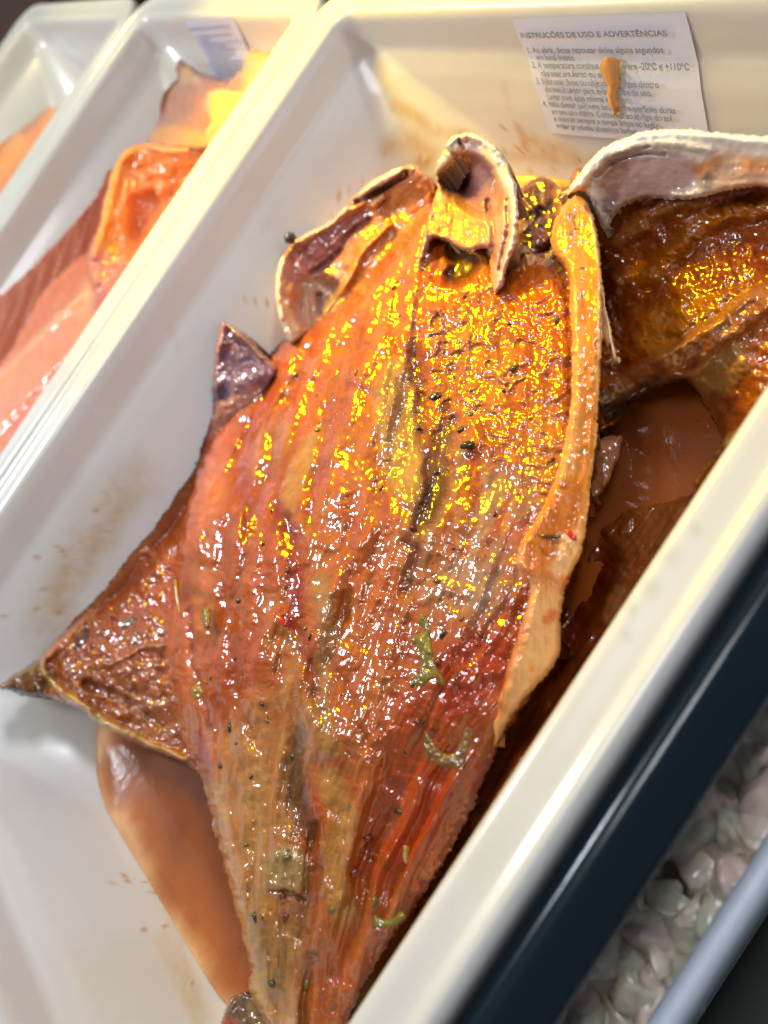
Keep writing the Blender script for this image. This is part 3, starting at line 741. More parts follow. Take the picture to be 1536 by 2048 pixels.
# curled collar at the neck: inner face plus the thick pale lip that wraps over it
COL_C = [(884, 300), (902, 272), (935, 263), (975, 278), (1008, 310), (1030, 360), (1038, 420), (1034, 480), (1018, 530), (1004, 575), (990, 590), (980, 560), (976, 500), (940, 505), (900, 490), (868, 480), (850, 520), (838, 560), (826, 540), (846, 470), (858, 420), (872, 380), (872, 330)]
o = piece('curled_collar', COL_C, [(900, 290, -.05), (950, 270, -.05), (1015, 330, -.06), (1034, 430, -.08), (1010, 540, -.14), (990, 585, -.17), (920, 350, -.17), (930, 420, -.17), (880, 460, -.16), (845, 520, -.19), (985, 440, -.13), (960, 330, -.10)], [
    ('p', [(880, 350), (930, 310), (985, 340), (1000, 420), (960, 430), (900, 395)], (150, 100, 96), .9, dict(s=12, dh=-.03)),
    ('p', [(880, 350), (915, 325), (945, 370), (930, 392), (890, 376)], (84, 44, 50), .9, dict(s=14, dh=-.03)),
    ('p', [(940, 320), (980, 330), (985, 380), (955, 390)], (176, 128, 122), .8, dict(s=10, dh=.006)),
    ('l', [(985, 400), (995, 470), (990, 560)], (196, 140, 116), .8, dict(w=12, s=8)),
    ('l', [(975, 400), (985, 470), (985, 520)], (136, 86, 96), .6, dict(w=5, s=5, dh=-.014)),
    ('l', [(876, 340), (896, 322), (916, 300), (950, 300), (985, 318), (1010, 370)], (226, 214, 210), .8, dict(w=7, s=8, dh=.007)),
    ('l', [(880, 315), (900, 286), (935, 270), (975, 284), (1006, 316)], (212, 200, 196), .9, dict(w=14, s=10, dh=.004)),
    ('l', [(892, 300), (912, 310)], (150, 120, 104), .6, dict(w=4, s=4, dh=-.01)), ('l', [(920, 278), (928, 298)], (150, 120, 104), .5, dict(w=3, s=3, dh=-.01)),
    ('l', [(1012, 350), (1028, 400), (1030, 470), (1016, 530), (1002, 575)], (224, 212, 206), .95, dict(w=10, s=8, dh=.006)),
    ('l', [(1014, 400), (1016, 460), (1000, 540)], (190, 120, 96), .6, dict(w=4, s=4, dh=-.010)),
    ('p', [(860, 410), (905, 400), (960, 440), (960, 500), (900, 480), (860, 470)], (206, 138, 52), .9, dict(s=10, crumb=.9)),
    ('p', [(960, 430), (985, 450), (985, 540), (960, 500)], (190, 130, 80), .7, dict(s=8)),
    ('l', [(870, 350), (862, 420), (845, 480), (832, 540)], (176, 108, 64), .8, dict(w=6, s=6, dh=.01, crumb=.5)),
], step=2.2, base=(196, 158, 130), ew=12, drop=.035, seed=37, mat=M_SKIN, amp=.005, nscale=20, skirt=.10, flow=lambda x, y: ((x - 900) / 160, y / 300))
attach(o, r_body)
# purple tip behind the left border
o = piece('dark_tip', [(441, 638), (470, 652), (500, 672), (528, 705), (560, 740), (520, 800), (460, 860), (410, 930), (398, 900), (424, 830), (424, 760), (430, 700)], [(441, 640, -.13), (520, 700, -.22), (480, 760, -.22), (425, 850, -.28), (430, 740, -.2)], [
    ('p', [(436, 740), (470, 700), (530, 730), (500, 770), (440, 790)], (132, 104, 122), .8, dict(s=12)),
    ('p', [(428, 780), (452, 770), (462, 800), (432, 805)], (84, 62, 96), .8, dict(s=8, dh=-.01)),
    ('l', [(444, 640), (434, 700), (426, 745)], (176, 110, 100), .8, dict(w=6, s=6, dh=.008)),
    ('l', [(450, 650), (490, 680), (524, 716)], (196, 146, 96), .8, dict(w=3, s=3, dh=.008)),
    ('l', [(478, 655), (505, 680), (524, 700)], (86, 52, 64), .9, dict(w=8, s=5)),
    ('l', [(450, 690), (446, 740)], (100, 52, 60), .6, dict(w=8, s=7)),
    ('p', [(430, 820), (500, 770), (520, 800), (430, 900)], (186, 128, 104), .8, dict(s=12)), ('l', [(424, 840), (405, 910)], (170, 70, 50), .7, dict(w=8, s=7))],
    step=2.4, base=(142, 92, 96), ew=12, drop=.05, seed=41, mat=M_SKIN, amp=.006, skirt=.12, wall=INNER, flow=lambda x, y: ((x - y * .5) / 250, y / 300))
attach(o, r_body)
# left point of the flank reaching up the tray wall
TAIL = [(-12, 1376), (20, 1350), (70, 1318), (105, 1284), (150, 1235), (205, 1180), (250, 1120), (300, 1062), (330, 1022), (360, 975), (420, 930), (430, 1200), (440, 1540), (400, 1548), (370, 1528), (330, 1510), (285, 1496), (235, 1470), (190, 1446), (150, 1418), (95, 1396), (45, 1392)]
o = piece('flank', TAIL, [(0, 1372, -.10), (100, 1340, -.22), (200, 1200, -.32), (200, 1430, -.30), (330, 1060, -.34), (360, 1500, -.36), (300, 1300, -.31), (400, 1200, -.33), (160, 1320, -.25)], [
    ('p', [(210, 1190), (300, 1080), (360, 1000), (380, 1150), (310, 1230), (200, 1260)], (190, 98, 28), .9, dict(s=18)),
    ('p', [(120, 1300), (220, 1230), (320, 1240), (320, 1320), (180, 1330)], (176, 96, 66), .8, dict(s=16, crumb=.6)),
    ('p', [(110, 1340), (200, 1330), (320, 1340), (350, 1500), (240, 1450), (150, 1390)], (178, 108, 66), .9, dict(s=14, crumb=.8)),
    ('p', [(-10, 1376), (60, 1325), (90, 1330), (110, 1370), (60, 1390)], (142, 106, 66), .9, dict(s=10)),
    ('l', [(0, 1380), (50, 1384), (80, 1386)], (84, 72, 48), .9, dict(w=6, s=5)),
    ('l', [(86, 1320), (90, 1350), (120, 1380), (170, 1415), (230, 1452), (300, 1488), (370, 1520)], (226, 184, 126), .9, dict(w=6, s=5, dh=.016)),
    ('l', [(180, 1435), (210, 1450), (250, 1468)], (234, 206, 156), .9, dict(w=7, s=5, dh=.010)),
    ('l', [(90, 1318), (160, 1245), (240, 1150), (310, 1070)], (216, 142, 78), .7, dict(w=6, s=7, dh=.010)),
    ('l', [(150, 1290), (175, 1262)], (60, 40, 40), .8, dict(w=8, s=6)), ('l', [(250, 1250), (268, 1240)], (76, 70, 56), .8, dict(w=7, s=5)),
    ('l', [(220, 1330), (280, 1300), (330, 1290)], (206, 140, 90), .6, dict(w=5, s=5, dh=.010)), ('l', [(170, 1370), (250, 1400), (330, 1460)], (130, 84, 60), .5, dict(w=8, s=8, dh=-.010)),
], step=2.6, base=(182, 106, 56), ew=16, drop=.05, seed=43, amp=.010, nscale=22, skirt=.10, wall=INNER, flow=lambda x, y: ((x - .7 * y) / 400, (x + y) / 500), relief=lambda gx, gy, u, v, z, col, cr: (z + .008 * ridged(u * 6, v * 5, 3, 3), col, cr))
attach(o, r_body)

# ------------------------------------------------------------------ second piece on the right
r_b = empty('marinated_meat', pt(1350, 800, -.48))
tag(r_b, 'raw meat with a white fat border on top, at the right edge', 'meat', 'pieces of marinated meat')
RP = [(1176, 380), (1230, 350), (1320, 345), (1440, 360), (1620, 330), (1620, 700), (1560, 760), (1540, 830), (1500, 870), (1440, 960), (1400, 1010), (1390, 960), (1440, 880), (1400, 800), (1376, 772), (1340, 768), (1290, 800), (1240, 840), (1195, 862), (1170, 800), (1180, 700), (1190, 600), (1180, 480)]
o = piece('flesh', RP, [(1200, 400, -.19), (1400, 380, -.18), (1536, 360, -.17), (1250, 560, -.31), (1400, 500, -.25), (1536, 450, -.22), (1250, 720, -.33), (1400, 640, -.25), (1536, 600, -.2), (1200, 830, -.34), (1330, 740, -.27), (1300, 790, -.40), (1375, 790, -.40), (1450, 800, -.31), (1520, 760, -.26), (1420, 960, -.33), (1385, 880, -.41)], [
    ('p', [(1180, 420), (1300, 380), (1536, 380), (1620, 400), (1620, 600), (1450, 640), (1300, 730), (1200, 780)], (166, 88, 12), .95, dict(s=20, crumb=.3)),
    ('l', [(1230, 560), (1300, 545), (1350, 500), (1420, 440), (1536, 415)], (190, 120, 20), .8, dict(w=16, s=14, dh=.016, crumb=.9)),
    ('p', [(1270, 700), (1300, 620), (1450, 570), (1536, 560), (1450, 650), (1330, 720)], (186, 122, 30), .8, dict(s=16, crumb=1)),
    ('l', [(1240, 480), (1340, 410), (1400, 400)], (176, 130, 90), .6, dict(w=16, s=14, dh=.012)),
    ('p', [(1440, 480), (1536, 470), (1536, 560), (1430, 580)], (150, 66, 40), .7, dict(s=18)),
    ('l', [(1195, 795), (1260, 770), (1330, 730), (1380, 700), (1460, 650), (1536, 590)], (166, 110, 84), .9, dict(w=26, s=12, dh=.025)),
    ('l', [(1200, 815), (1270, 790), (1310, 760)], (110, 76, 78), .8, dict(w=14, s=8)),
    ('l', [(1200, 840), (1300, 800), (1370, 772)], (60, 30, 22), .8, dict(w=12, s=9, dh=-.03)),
    ('l', [(1310, 722), (1380, 680), (1450, 640)], (214, 150, 92), .6, dict(w=6, s=6, dh=.008)),
    ('l', [(1345, 750), (1392, 745), (1410, 715)], (206, 150, 120), .8, dict(w=9, s=7, dh=.012)),
    ('p', [(1380, 760), (1440, 700), (1500, 690), (1480, 760), (1440, 800), (1400, 880), (1376, 850)], (184, 146, 112), .85, dict(s=12, dh=.006)),
    ('p', [(1480, 640), (1620, 560), (1620, 700), (1500, 760)], (180, 104, 42), .8, dict(s=14)),
    ('l', [(1430, 800), (1470, 810), (1480, 780)], (150, 84, 60), .8, dict(w=18, s=10)),
    ('l', [(1375, 985), (1410, 930), (1450, 885), (1500, 845)], (226, 180, 120), .9, dict(w=7, s=5, dh=.012)),
    ('l', [(1395, 1000), (1440, 950), (1500, 880)], (196, 110, 50), .8, dict(w=9, s=7)),
], step=2.8, base=(172, 104, 44), ew=18, drop=.05, seed=47, amp=.009, nscale=26, skirt=.12, fibre=(16, 10), flow=lambda x, y: ((x * .5 + y) / 400, (x - y * .5) / 500), rag=5)
attach(o, r_b)
LIP = [(1132, 402), (1140, 372), (1168, 330), (1205, 296), (1250, 272), (1310, 258), (1370, 256), (1440, 262), (1520, 270), (1620, 270), (1620, 400), (1530, 375), (1450, 385), (1380, 400), (1290, 400), (1240, 420), (1215, 460), (1196, 440), (1176, 395), (1150, 385)]
o = piece('fat_border', LIP, [(1140, 390, -.13), (1200, 320, -.08), (1320, 262, -.05), (1450, 268, -.05), (1600, 280, -.05), (1300, 340, -.09), (1250, 400, -.16), (1450, 360, -.11), (1600, 370, -.11)], [
    ('p', [(1215, 320), (1290, 310), (1360, 310), (1400, 345), (1370, 390), (1240, 410), (1200, 380)], (176, 132, 126), .85, dict(s=16, dh=-.012)),
    ('p', [(1390, 330), (1440, 300), (1520, 320), (1620, 330), (1620, 380), (1420, 375)], (206, 148, 100), .7, dict(s=16)),
    ('l', [(1400, 340), (1430, 325)], (190, 110, 50), .7, dict(w=16, s=12)),
    ('l', [(1500, 330), (1620, 320)], (196, 120, 60), .7, dict(w=16, s=12)),
    ('l', [(1408, 370), (1416, 360)], (110, 90, 84), .7, dict(w=12, s=9)),
    ('l', [(1150, 370), (1190, 320), (1245, 284), (1320, 266), (1420, 270), (1520, 280), (1620, 285)], (232, 234, 236), .95, dict(w=14, s=12, dh=.005)),
    ('l', [(1200, 325), (1260, 296), (1330, 286), (1420, 298)], (206, 196, 186), .8, dict(w=7, s=6, dh=.005)),
    ('l', [(1190, 350), (1230, 320), (1290, 306), (1330, 308)], (150, 120, 112), .5, dict(w=4, s=4, dh=-.008)),
    ('l', [(1230, 312), (1300, 292)], (170, 150, 140), .5, dict(w=3, s=3, dh=-.006)),
    ('l', [(1150, 390), (1180, 350), (1215, 330)], (216, 180, 150), .7, dict(w=7, s=6, dh=.004)),
    ('p', [(1200, 400), (1240, 390), (1230, 430), (1210, 440)], (110, 72, 62), .8, dict(s=10)),
    ('l', [(1300, 280), (1330, 276)], (240, 240, 236), .6, dict(w=4, s=4)),
], step=2.4, base=(232, 224, 214), ew=14, drop=.03, mat=M_SKIN, seed=53, amp=.004, nscale=34, skirt=.10, fibre=(5, 2), flow=lambda x, y: (y / 160, x / 420))
attach(o, r_b)

# ------------------------------------------------------------------ third piece under the rim on the right and in the gaps
r_c = empty('marinated_meat', pt(1200, 1250, -.5))
tag(r_c, 'brown meat half sunk in marinade along the front rim of the big tray', 'meat', 'pieces of marinated meat')
o = piece('flesh', [(1180, 1010), (1220, 1000), (1280, 1010), (1340, 1000), (1400, 985), (1430, 1010), (1380, 1090), (1300, 1180), (1240, 1270), (1180, 1370), (1120, 1450), (1040, 1540), (960, 1660), (880, 1790), (840, 1860), (830, 1790), (900, 1650), (960, 1540), (1020, 1420), (1080, 1330), (1120, 1200), (1160, 1100)],
          [(1190, 1005, -.43), (1250, 1005, -.425), (1300, 1015, -.40), (1380, 1010, -.37), (1300, 1150, -.35), (1220, 1120, -.395), (1170, 1200, -.41), (1200, 1250, -.37), (1150, 1400, -.33), (1080, 1380, -.36), (960, 1600, -.34), (860, 1800, -.34)], [
    ('p', [(1260, 1010), (1400, 995), (1380, 1080), (1290, 1160), (1240, 1250), (1215, 1180)], (164, 104, 66), .85, dict(s=16, crumb=.5)),
    ('p', [(1120, 1260), (1200, 1100), (1240, 1120), (1180, 1240), (1110, 1360)], (122, 44, 10), .8, dict(s=16, dh=-.01)),
    ('l', [(1190, 1310), (1120, 1420), (1040, 1520), (980, 1640)], (190, 100, 36), .8, dict(w=12, s=10, dh=.01)),
    ('l', [(1240, 1200), (1180, 1310), (1130, 1400)], (150, 76, 44), .7, dict(w=10, s=9)),
    ('l', [(1080, 1370), (1020, 1470), (950, 1600), (870, 1740)], (150, 84, 24), .8, dict(w=16, s=10)),
    ('l', [(950, 1560), (930, 1620), (880, 1700)], (206, 160, 116), .6, dict(w=6, s=6)),
    ('l', [(1220, 1230), (1240, 1180)], (196, 140, 110), .7, dict(w=12, s=10)),
], step=3, base=(146, 76, 26), ew=14, drop=.03, seed=59, amp=.008, skirt=.1, flow=lambda x, y: ((x + .7 * y) / 300, (x - y) / 500))
attach(o, r_c)
# submerged shapes between neck and right piece
r_d = empty('marinated_meat', pt(1070, 440, -.5))
tag(r_d, 'dark purple meat sunk behind the curled collar, between the two upper flaps', 'meat', 'pieces of marinated meat')
o = piece('flesh', [(1030, 380), (1080, 350), (1130, 370), (1150, 330), (1175, 345), (1140, 420), (1110, 480), (1060, 530), (1000, 600), (985, 560), (1020, 500), (1040, 430)],
          [(1040, 400, -.35), (1130, 370, -.37), (1060, 480, -.36), (1010, 560, -.38)], [
    ('p', [(1040, 400), (1090, 370), (1100, 450), (1050, 500), (1030, 460)], (92, 56, 56), .9, dict(s=12)), ('l', [(1050, 400), (1070, 430), (1050, 460)], (140, 100, 100), .6, dict(w=4, s=4, dh=.01)),
    ('l', [(1060, 440), (1084, 424)], (60, 36, 40), .8, dict(w=10, s=8, dh=-.01)), ('p', [(1100, 340), (1170, 340), (1150, 380), (1100, 400)], (150, 96, 76), .8, dict(s=12))],
    step=2.6, base=(112, 60, 40), ew=14, drop=.04, seed=61, amp=.008, skirt=.08, mat=M_SKIN)
attach(o, r_d)
# small pieces: right of the strip and under the tray's lower end
r_e = empty('marinated_meat', pt(1210, 920, -.5))
tag(r_e, 'small brown scrap of meat beside the long fat strip, above the dark marinade pool', 'meat scrap', 'pieces of marinated meat')
o = piece('flesh', [(1175, 900), (1200, 875), (1245, 872), (1236, 920), (1210, 980), (1180, 1000), (1170, 960)], [(1180, 950, -.36), (1240, 880, -.37), (1210, 930, -.34), (1190, 900, -.35)],
    [('l', [(1190, 900), (1220, 890)], (190, 136, 96), .6, dict(w=6, s=6))], step=2.6, base=(158, 108, 74), ew=12, drop=.04, seed=63, amp=.006, skirt=.08, mat=M_SKIN)
attach(o, r_e)
r_f = empty('marinated_meat', pt(470, 2000, -.5))
tag(r_f, 'brown scrap of meat under the lower left tip of the butterflied piece', 'meat scrap', 'pieces of marinated meat')
o = piece('flesh', [(465, 1990), (500, 1985), (560, 2020), (620, 2070), (620, 2120), (440, 2120), (438, 2050), (450, 2015)], [(470, 2000, -.36), (600, 2100, -.35), (450, 2100, -.37), (520, 2030, -.35)],
    [('l', [(440, 2040), (470, 2046)], (200, 80, 30), .8, dict(w=8, s=6)), ('l', [(500, 2010), (520, 2060)], (176, 140, 90), .6, dict(w=8, s=6))], step=2.6, base=(112, 80, 44), ew=12, drop=.04, seed=65, amp=.01, skirt=.08)
attach(o, r_f)

# ------------------------------------------------------------------ herbs, peppercorns and spice on the meat
M_HERB = flesh_mat('wet_herb', bump=.2, spec_bump=.25, vary=.25, sss=.05, coat=.8)
def scrap(name, out, z, base, label, cat, strokes=(), group='green herb scraps in the marinade', seed=71):
    o = piece(name, out, [(*out[0], z)] if not isinstance(z, list) else z, strokes, step=1.6, base=base, ew=9, drop=.008, seed=seed, mat=M_HERB, amp=.004, nscale=16, skirt=.012, rag=1.5, warp=2)
    tag(o, label, cat, group); return o
scrap('green_leaf', [(842, 1225), (858, 1240), (866, 1290), (872, 1330), (890, 1362), (884, 1372), (864, 1358), (846, 1374), (826, 1370), (822, 1350), (840, 1340), (836, 1300), (822, 1285), (828, 1270), (848, 1262), (836, 1246)], -.082, (116, 100, 18),
      'large crumpled green leaf right of the middle of the butterflied piece', 'herb', [('l', [(848, 1280), (858, 1300)], (150, 140, 60), .6, dict(w=8, s=5, dh=.004))])
scrap('green_leaf', [(848, 1460), (862, 1470), (880, 1500), (905, 1505), (920, 1480), (930, 1452), (948, 1462), (938, 1500), (925, 1535), (895, 1536), (860, 1525), (846, 1500)], -.128, (104, 74, 14),
      'dark olive U-shaped leaf below the large crumpled green leaf', 'herb', seed=72)
scrap('green_leaf', [(404, 1214), (418, 1216), (422, 1235), (418, 1256), (408, 1258), (402, 1236)], -.205, (128, 104, 34), 'small rolled green leaf near the left edge of the butterflied piece', 'herb', seed=73)
scrap('green_leaf', [(378, 1375), (398, 1368), (408, 1384), (400, 1400), (384, 1398)], -.205, (140, 110, 30), 'tiny yellow-green leaf scrap on the left edge, below the rolled leaf', 'herb', seed=74)
scrap('green_leaf', [(745, 1830), (780, 1838), (800, 1822), (812, 1832), (790, 1852), (752, 1856)], -.225, (108, 98, 12), 'green leaf scrap near the bottom of the butterflied piece beside the front rim', 'herb', seed=75)
scrap('green_leaf', [(806, 1690), (816, 1692), (816, 1720), (810, 1728), (804, 1712)], -.178, (160, 130, 60), 'slim pale green scrap low on the right side of the butterflied piece', 'herb', seed=76)
def blob(name, x, y, z, rx, ry, rz, base, label, cat, group=None, seed=0, ang=0):
    N, Mm = 14, 20; V = []; c = pt(x, y, z)
    for i in range(N + 1):
        th = math.pi * i / N
        for j in range(Mm):
            ph = 2 * math.pi * j / Mm; d = np.array([math.sin(th) * math.cos(ph), math.sin(th) * math.sin(ph), math.cos(th)])
            k = 1 + .16 * float(fbm(np.array([d[0] * 2.2 + 5 + seed]), np.array([d[1] * 2.2 + d[2] * 3]), seed)[0])
            q = d * np.array([rx, ry, rz]) * k; ca, sa = math.cos(ang), math.sin(ang)
            V.append(c + np.array([q[0] * ca - q[1] * sa, q[0] * sa + q[1] * ca, q[2]]))
    Fc = []
    for i in range(N):
        for j in range(Mm):
            a = i * Mm + j; b = i * Mm + (j + 1) % Mm; Fc.append((a, a + Mm, b + Mm, b))
    V = np.array(V)
    o = mesh(name, V, Fc, M_HERB, None, col=np.tile(lin(base), (len(V), 1)), uv=V[:, :2] * 4, rough=np.full(len(V), .2)); tag(o, label, cat, group); return o
blob('peppercorn', 580, 476, -.165, .019, .016, .016, (58, 46, 30), 'round black peppercorn stuck to the tray wall beside the left collar', 'peppercorn')
for x, y, z, l in ((871, 793, -.178, 'dark herb flake amid the yellow glints at the centre of the butterflied piece'), (808, 632, -.20, 'upper of two dark specks on the ridge left of the yellow glints'),
                   (812, 664, -.20, 'lower of two dark specks on the ridge left of the yellow glints'), (935, 890, -.155, 'dark green flake beside the brown furrow near the middle')):
    blob('herb_flake', x, y, z, .016, .009, .006, (52, 40, 14), l, 'herb', 'dark herb flakes on the meat', seed=int(x), ang=.6)
rf = np.random.default_rng(12)
def flake(x, y, z, k):
    n = 7; a0 = rf.uniform(0, 6.28); L_ = rf.uniform(.005, .011); W_ = L_ * rf.uniform(.35, .8); c = pt(x, y, z); V = []
    for lay in (0, 1):
        for i in range(n):
            t = 2 * math.pi * i / n; r_ = rf.uniform(.7, 1.2); p = np.array([L_ * math.cos(t) * r_, W_ * math.sin(t) * r_])
            V.append(c + np.array([p[0] * math.cos(a0) - p[1] * math.sin(a0), p[0] * math.sin(a0) + p[1] * math.cos(a0), (.002 if lay else -.006) + .0015 * math.cos(t)]))
    V.append(c + np.array([0, 0, .004]))
    Fc = [(n + i, n + (i + 1) % n, 2 * n) for i in range(n)] + [(i, (i + 1) % n, n + (i + 1) % n, n + i) for i in range(n)]
    o = mesh('spice_fleck', np.array(V), Fc, M_HERB, None, col=np.tile(lin([(58, 46, 18), (96, 84, 22), (110, 40, 12)][k % 3]), (len(V), 1)), uv=np.array(V)[:, :2], rough=np.zeros(len(V)))
    tag(o, 'tiny dark fleck of spice scattered on the butterflied meat', 'spice fleck', 'spice flecks on the butterflied meat')
dgz = tps(BODY_CTRL, np.array([0.0]), np.array([0.0]))
body_o = [q for q in r_body.children if q.name.startswith('flesh')][0]
bco = np.zeros(len(body_o.data.vertices) * 3); body_o.data.vertices.foreach_get('co', bco); bco = bco.reshape(-1, 3) / S
bpx, bpy_ = project(bco); BP = spline(BODY_OUT, 3); k = 0
while k < 70:
    y = rf.uniform(560, 1990); x = np.interp(y, AXY, AXX) + rf.uniform(-.85, .85) * np.interp(y, AXY, AXW)
    if poly_sdf(np.array([x]), np.array([y]), BP)[0] < 30 or poly_sdf(np.array([x]), np.array([y]), np.array(STRIP, float))[0] > -12: continue
    j = int(np.argmin((bpx - x) ** 2 + (bpy_ - y) ** 2 + (bco[:, 2] < -.42) * 1e6)); flake(x, y, bco[j, 2] + .001, k); k += 1
def stalk(name, pts, z, r, base, label, cat, group=None):
    P = spline(pts, 5); W = np.array([pt(p[0], p[1], z + (p[2] if len(p) > 2 else 0)) for p in P]); V = []; n = 8
    for i, p in enumerate(W):
        d = W[min(i + 1, len(W) - 1)] - W[max(i - 1, 0)]; d /= np.linalg.norm(d); a = np.cross(d, [0, 0, 1]); a /= np.linalg.norm(a); b = np.cross(a, d)
        rr = r * (1 - .5 * abs(2 * i / (len(W) - 1) - 1) ** 3)
        for k in range(n): V.append(p + rr * (math.cos(k * 2 * math.pi / n) * a + math.sin(k * 2 * math.pi / n) * b))
    Fc = [(i * n + k, i * n + (k + 1) % n, (i + 1) * n + (k + 1) % n, (i + 1) * n + k) for i in range(len(W) - 1) for k in range(n)]
    Fc += [tuple(range(n)), tuple((len(W) - 1) * n + k for k in range(n))]
    V = np.array(V); o = mesh(name, V, Fc, M_HERB, None, col=np.tile(lin(base), (len(V), 1)), uv=V[:, :2], rough=np.zeros(len(V))); tag(o, label, cat, group); return o
stalk('herb_stalk', [(1077, 1071), (1100, 1074), (1122, 1073)], -.085, .004, (70, 44, 20), 'dark thin stalk lying across the lower end of the fat strip', 'herb stalk')
stalk('chili_shred', [(1133, 1060), (1142, 1070), (1152, 1080)], -.10, .005, (190, 30, 10), 'bright red chili shred right of the dark stalk on the fat strip', 'chili')
stalk('chili_shred', [(548, 1226), (562, 1240), (572, 1252)], -.155, .006, (190, 30, 8), 'red chili shred on the left half of the butterflied piece', 'chili')
stalk('herb_stalk', [(350, 1158), (355, 1190), (360, 1228)], -.27, .005, (170, 130, 40), 'yellow straw-like stalk on the left edge of the butterflied piece', 'herb stalk')

# ------------------------------------------------------------------ meat in the middle tray
T2 = (-3.25, -2.19, -1.15, 1.13)
r = empty('marinated_meat', pt(80, 640, -.45)); tag(r, 'long salmon-pink slab of raw meat along the middle tray', 'meat', 'meat in the two left trays')
o = piece('flesh', [(215, 340), (260, 330), (330, 380), (330, 520), (200, 760), (60, 940), (-60, 1060), (-60, 640), (0, 588), (50, 545), (100, 495), (150, 440), (190, 392)],
    [(215, 350, -.27), (100, 520, -.27), (0, 640, -.27), (300, 430, -.25), (150, 700, -.2), (0, 850, -.2), (100, 600, -.2), (200, 560, -.22)], [
    ('p', [(210, 500), (260, 540), (200, 640), (60, 800), (-60, 900), (-60, 830), (60, 690), (150, 590)], (226, 160, 122), .9, dict(s=12, dh=.02)),
    ('l', [(170, 585), (100, 650), (20, 730), (-50, 800)], (236, 186, 150), .8, dict(w=6, s=6, dh=.01)),
    ('p', [(215, 490), (270, 500), (230, 600), (180, 630)], (164, 96, 108), .8, dict(s=14)),
    ('p', [(120, 640), (200, 640), (60, 850), (-60, 960), (-60, 860)], (226, 140, 116), .6, dict(s=20)),
    ('l', [(190, 400), (170, 460), (175, 510)], (176, 96, 70), .6, dict(w=10, s=9, dh=-.01))]
    + [('l', [(150 - 36 * i, 450 + 34 * i), (150 - 36 * i, 505 + 34 * i), (128 - 36 * i, 550 + 36 * i)], (226, 166, 140), .5, dict(w=3, s=5, dh=.002)) for i in range(5)]
    + [('l', [(168 - 36 * i, 440 + 34 * i), (170 - 36 * i, 500 + 34 * i), (148 - 36 * i, 548 + 36 * i)], (196, 112, 90), .35, dict(w=5, s=8, dh=-.001)) for i in range(5)],
    step=3, base=(208, 128, 100), ew=18, drop=.05, seed=81, mat=M_RAW, amp=.006, skirt=.1, wall=T2)
attach(o, r)
r = empty('marinated_meat', pt(290, 400, -.45)); tag(r, 'bright orange folded flap of raw meat in the middle tray', 'meat', 'meat in the two left trays')
o = piece('flesh', [(262, 288), (300, 284), (345, 292), (385, 290), (430, 300), (420, 420), (330, 520), (250, 640), (200, 620), (172, 540), (176, 500), (196, 450), (206, 400), (222, 340), (240, 305)],
    [(270, 295, -.12), (380, 295, -.14), (215, 400, -.13), (185, 520, -.15), (330, 400, -.26), (270, 450, -.22), (240, 420, -.13), (230, 560, -.2)], [
    ('l', [(268, 296), (236, 330), (218, 400), (205, 460), (188, 510)], (240, 170, 70), .9, dict(w=9, s=8, dh=.012, crumb=.5)),  # yellow lamplight on the left edge, painted into the colour
    ('p', [(262, 320), (340, 310), (380, 330), (320, 400), (262, 400)], (228, 128, 62), .9, dict(s=14)),
    ('p', [(262, 390), (310, 390), (300, 460), (262, 480)], (190, 90, 44), .8, dict(s=14, dh=-.01)),
    ('l', [(240, 420), (228, 480), (206, 540)], (228, 150, 60), .8, dict(w=14, s=12)),
    ('l', [(290, 292), (340, 298), (380, 294)], (236, 158, 96), .8, dict(w=7, s=6, dh=.008)),
    ('p', [(170, 500), (210, 500), (240, 560), (190, 620)], (198, 130, 118), .8, dict(s=14))],
    step=2.8, base=(224, 132, 78), ew=16, drop=.04, seed=83, mat=M_RAW, amp=.006, skirt=.1, wall=T2)
attach(o, r)
r = empty('marinated_meat', pt(370, 230, -.45)); tag(r, 'dull purple-brown lump of raw meat at the back of the middle tray', 'meat', 'meat in the two left trays')
o = piece('flesh', [(356, 116), (372, 124), (392, 142), (420, 152), (446, 160), (500, 170), (480, 260), (420, 300), (360, 300), (304, 292), (300, 270), (318, 240), (320, 205), (332, 175), (352, 158), (350, 135)],
    [(358, 125, -.17), (330, 200, -.22), (430, 170, -.16), (310, 280, -.2), (400, 280, -.12), (380, 200, -.14), (470, 200, -.14)], [
    ('l', [(322, 200), (316, 240), (302, 275)], (170, 60, 50), .8, dict(w=4, s=4, dh=.01)),
    ('p', [(300, 260), (350, 250), (420, 280), (400, 300), (310, 295)], (206, 146, 84), .8, dict(s=10, dh=.006)),
    ('p', [(350, 120), (375, 130), (400, 158), (360, 165)], (196, 160, 120), .7, dict(s=10))]
    + [('l', [(345 + 18 * i + 7 * (i % 2), 170 + 9 * (i % 3)), (338 + 18 * i, 215), (352 + 15 * i, 245 + 6 * (i % 2))], (176, 130, 114), .4, dict(w=2 + i % 3, s=6, dh=.002)) for i in range(5)],
    step=2.4, base=(160, 112, 100), ew=14, drop=.05, seed=85, mat=M_RAW, amp=.006, skirt=.1, wall=T2)
attach(o, r)
r = empty('marinated_meat', pt(440, 210, -.4)); tag(r, 'small peach-coloured knob of meat touching the big tray, in front of the purple-brown lump', 'meat', 'meat in the two left trays')
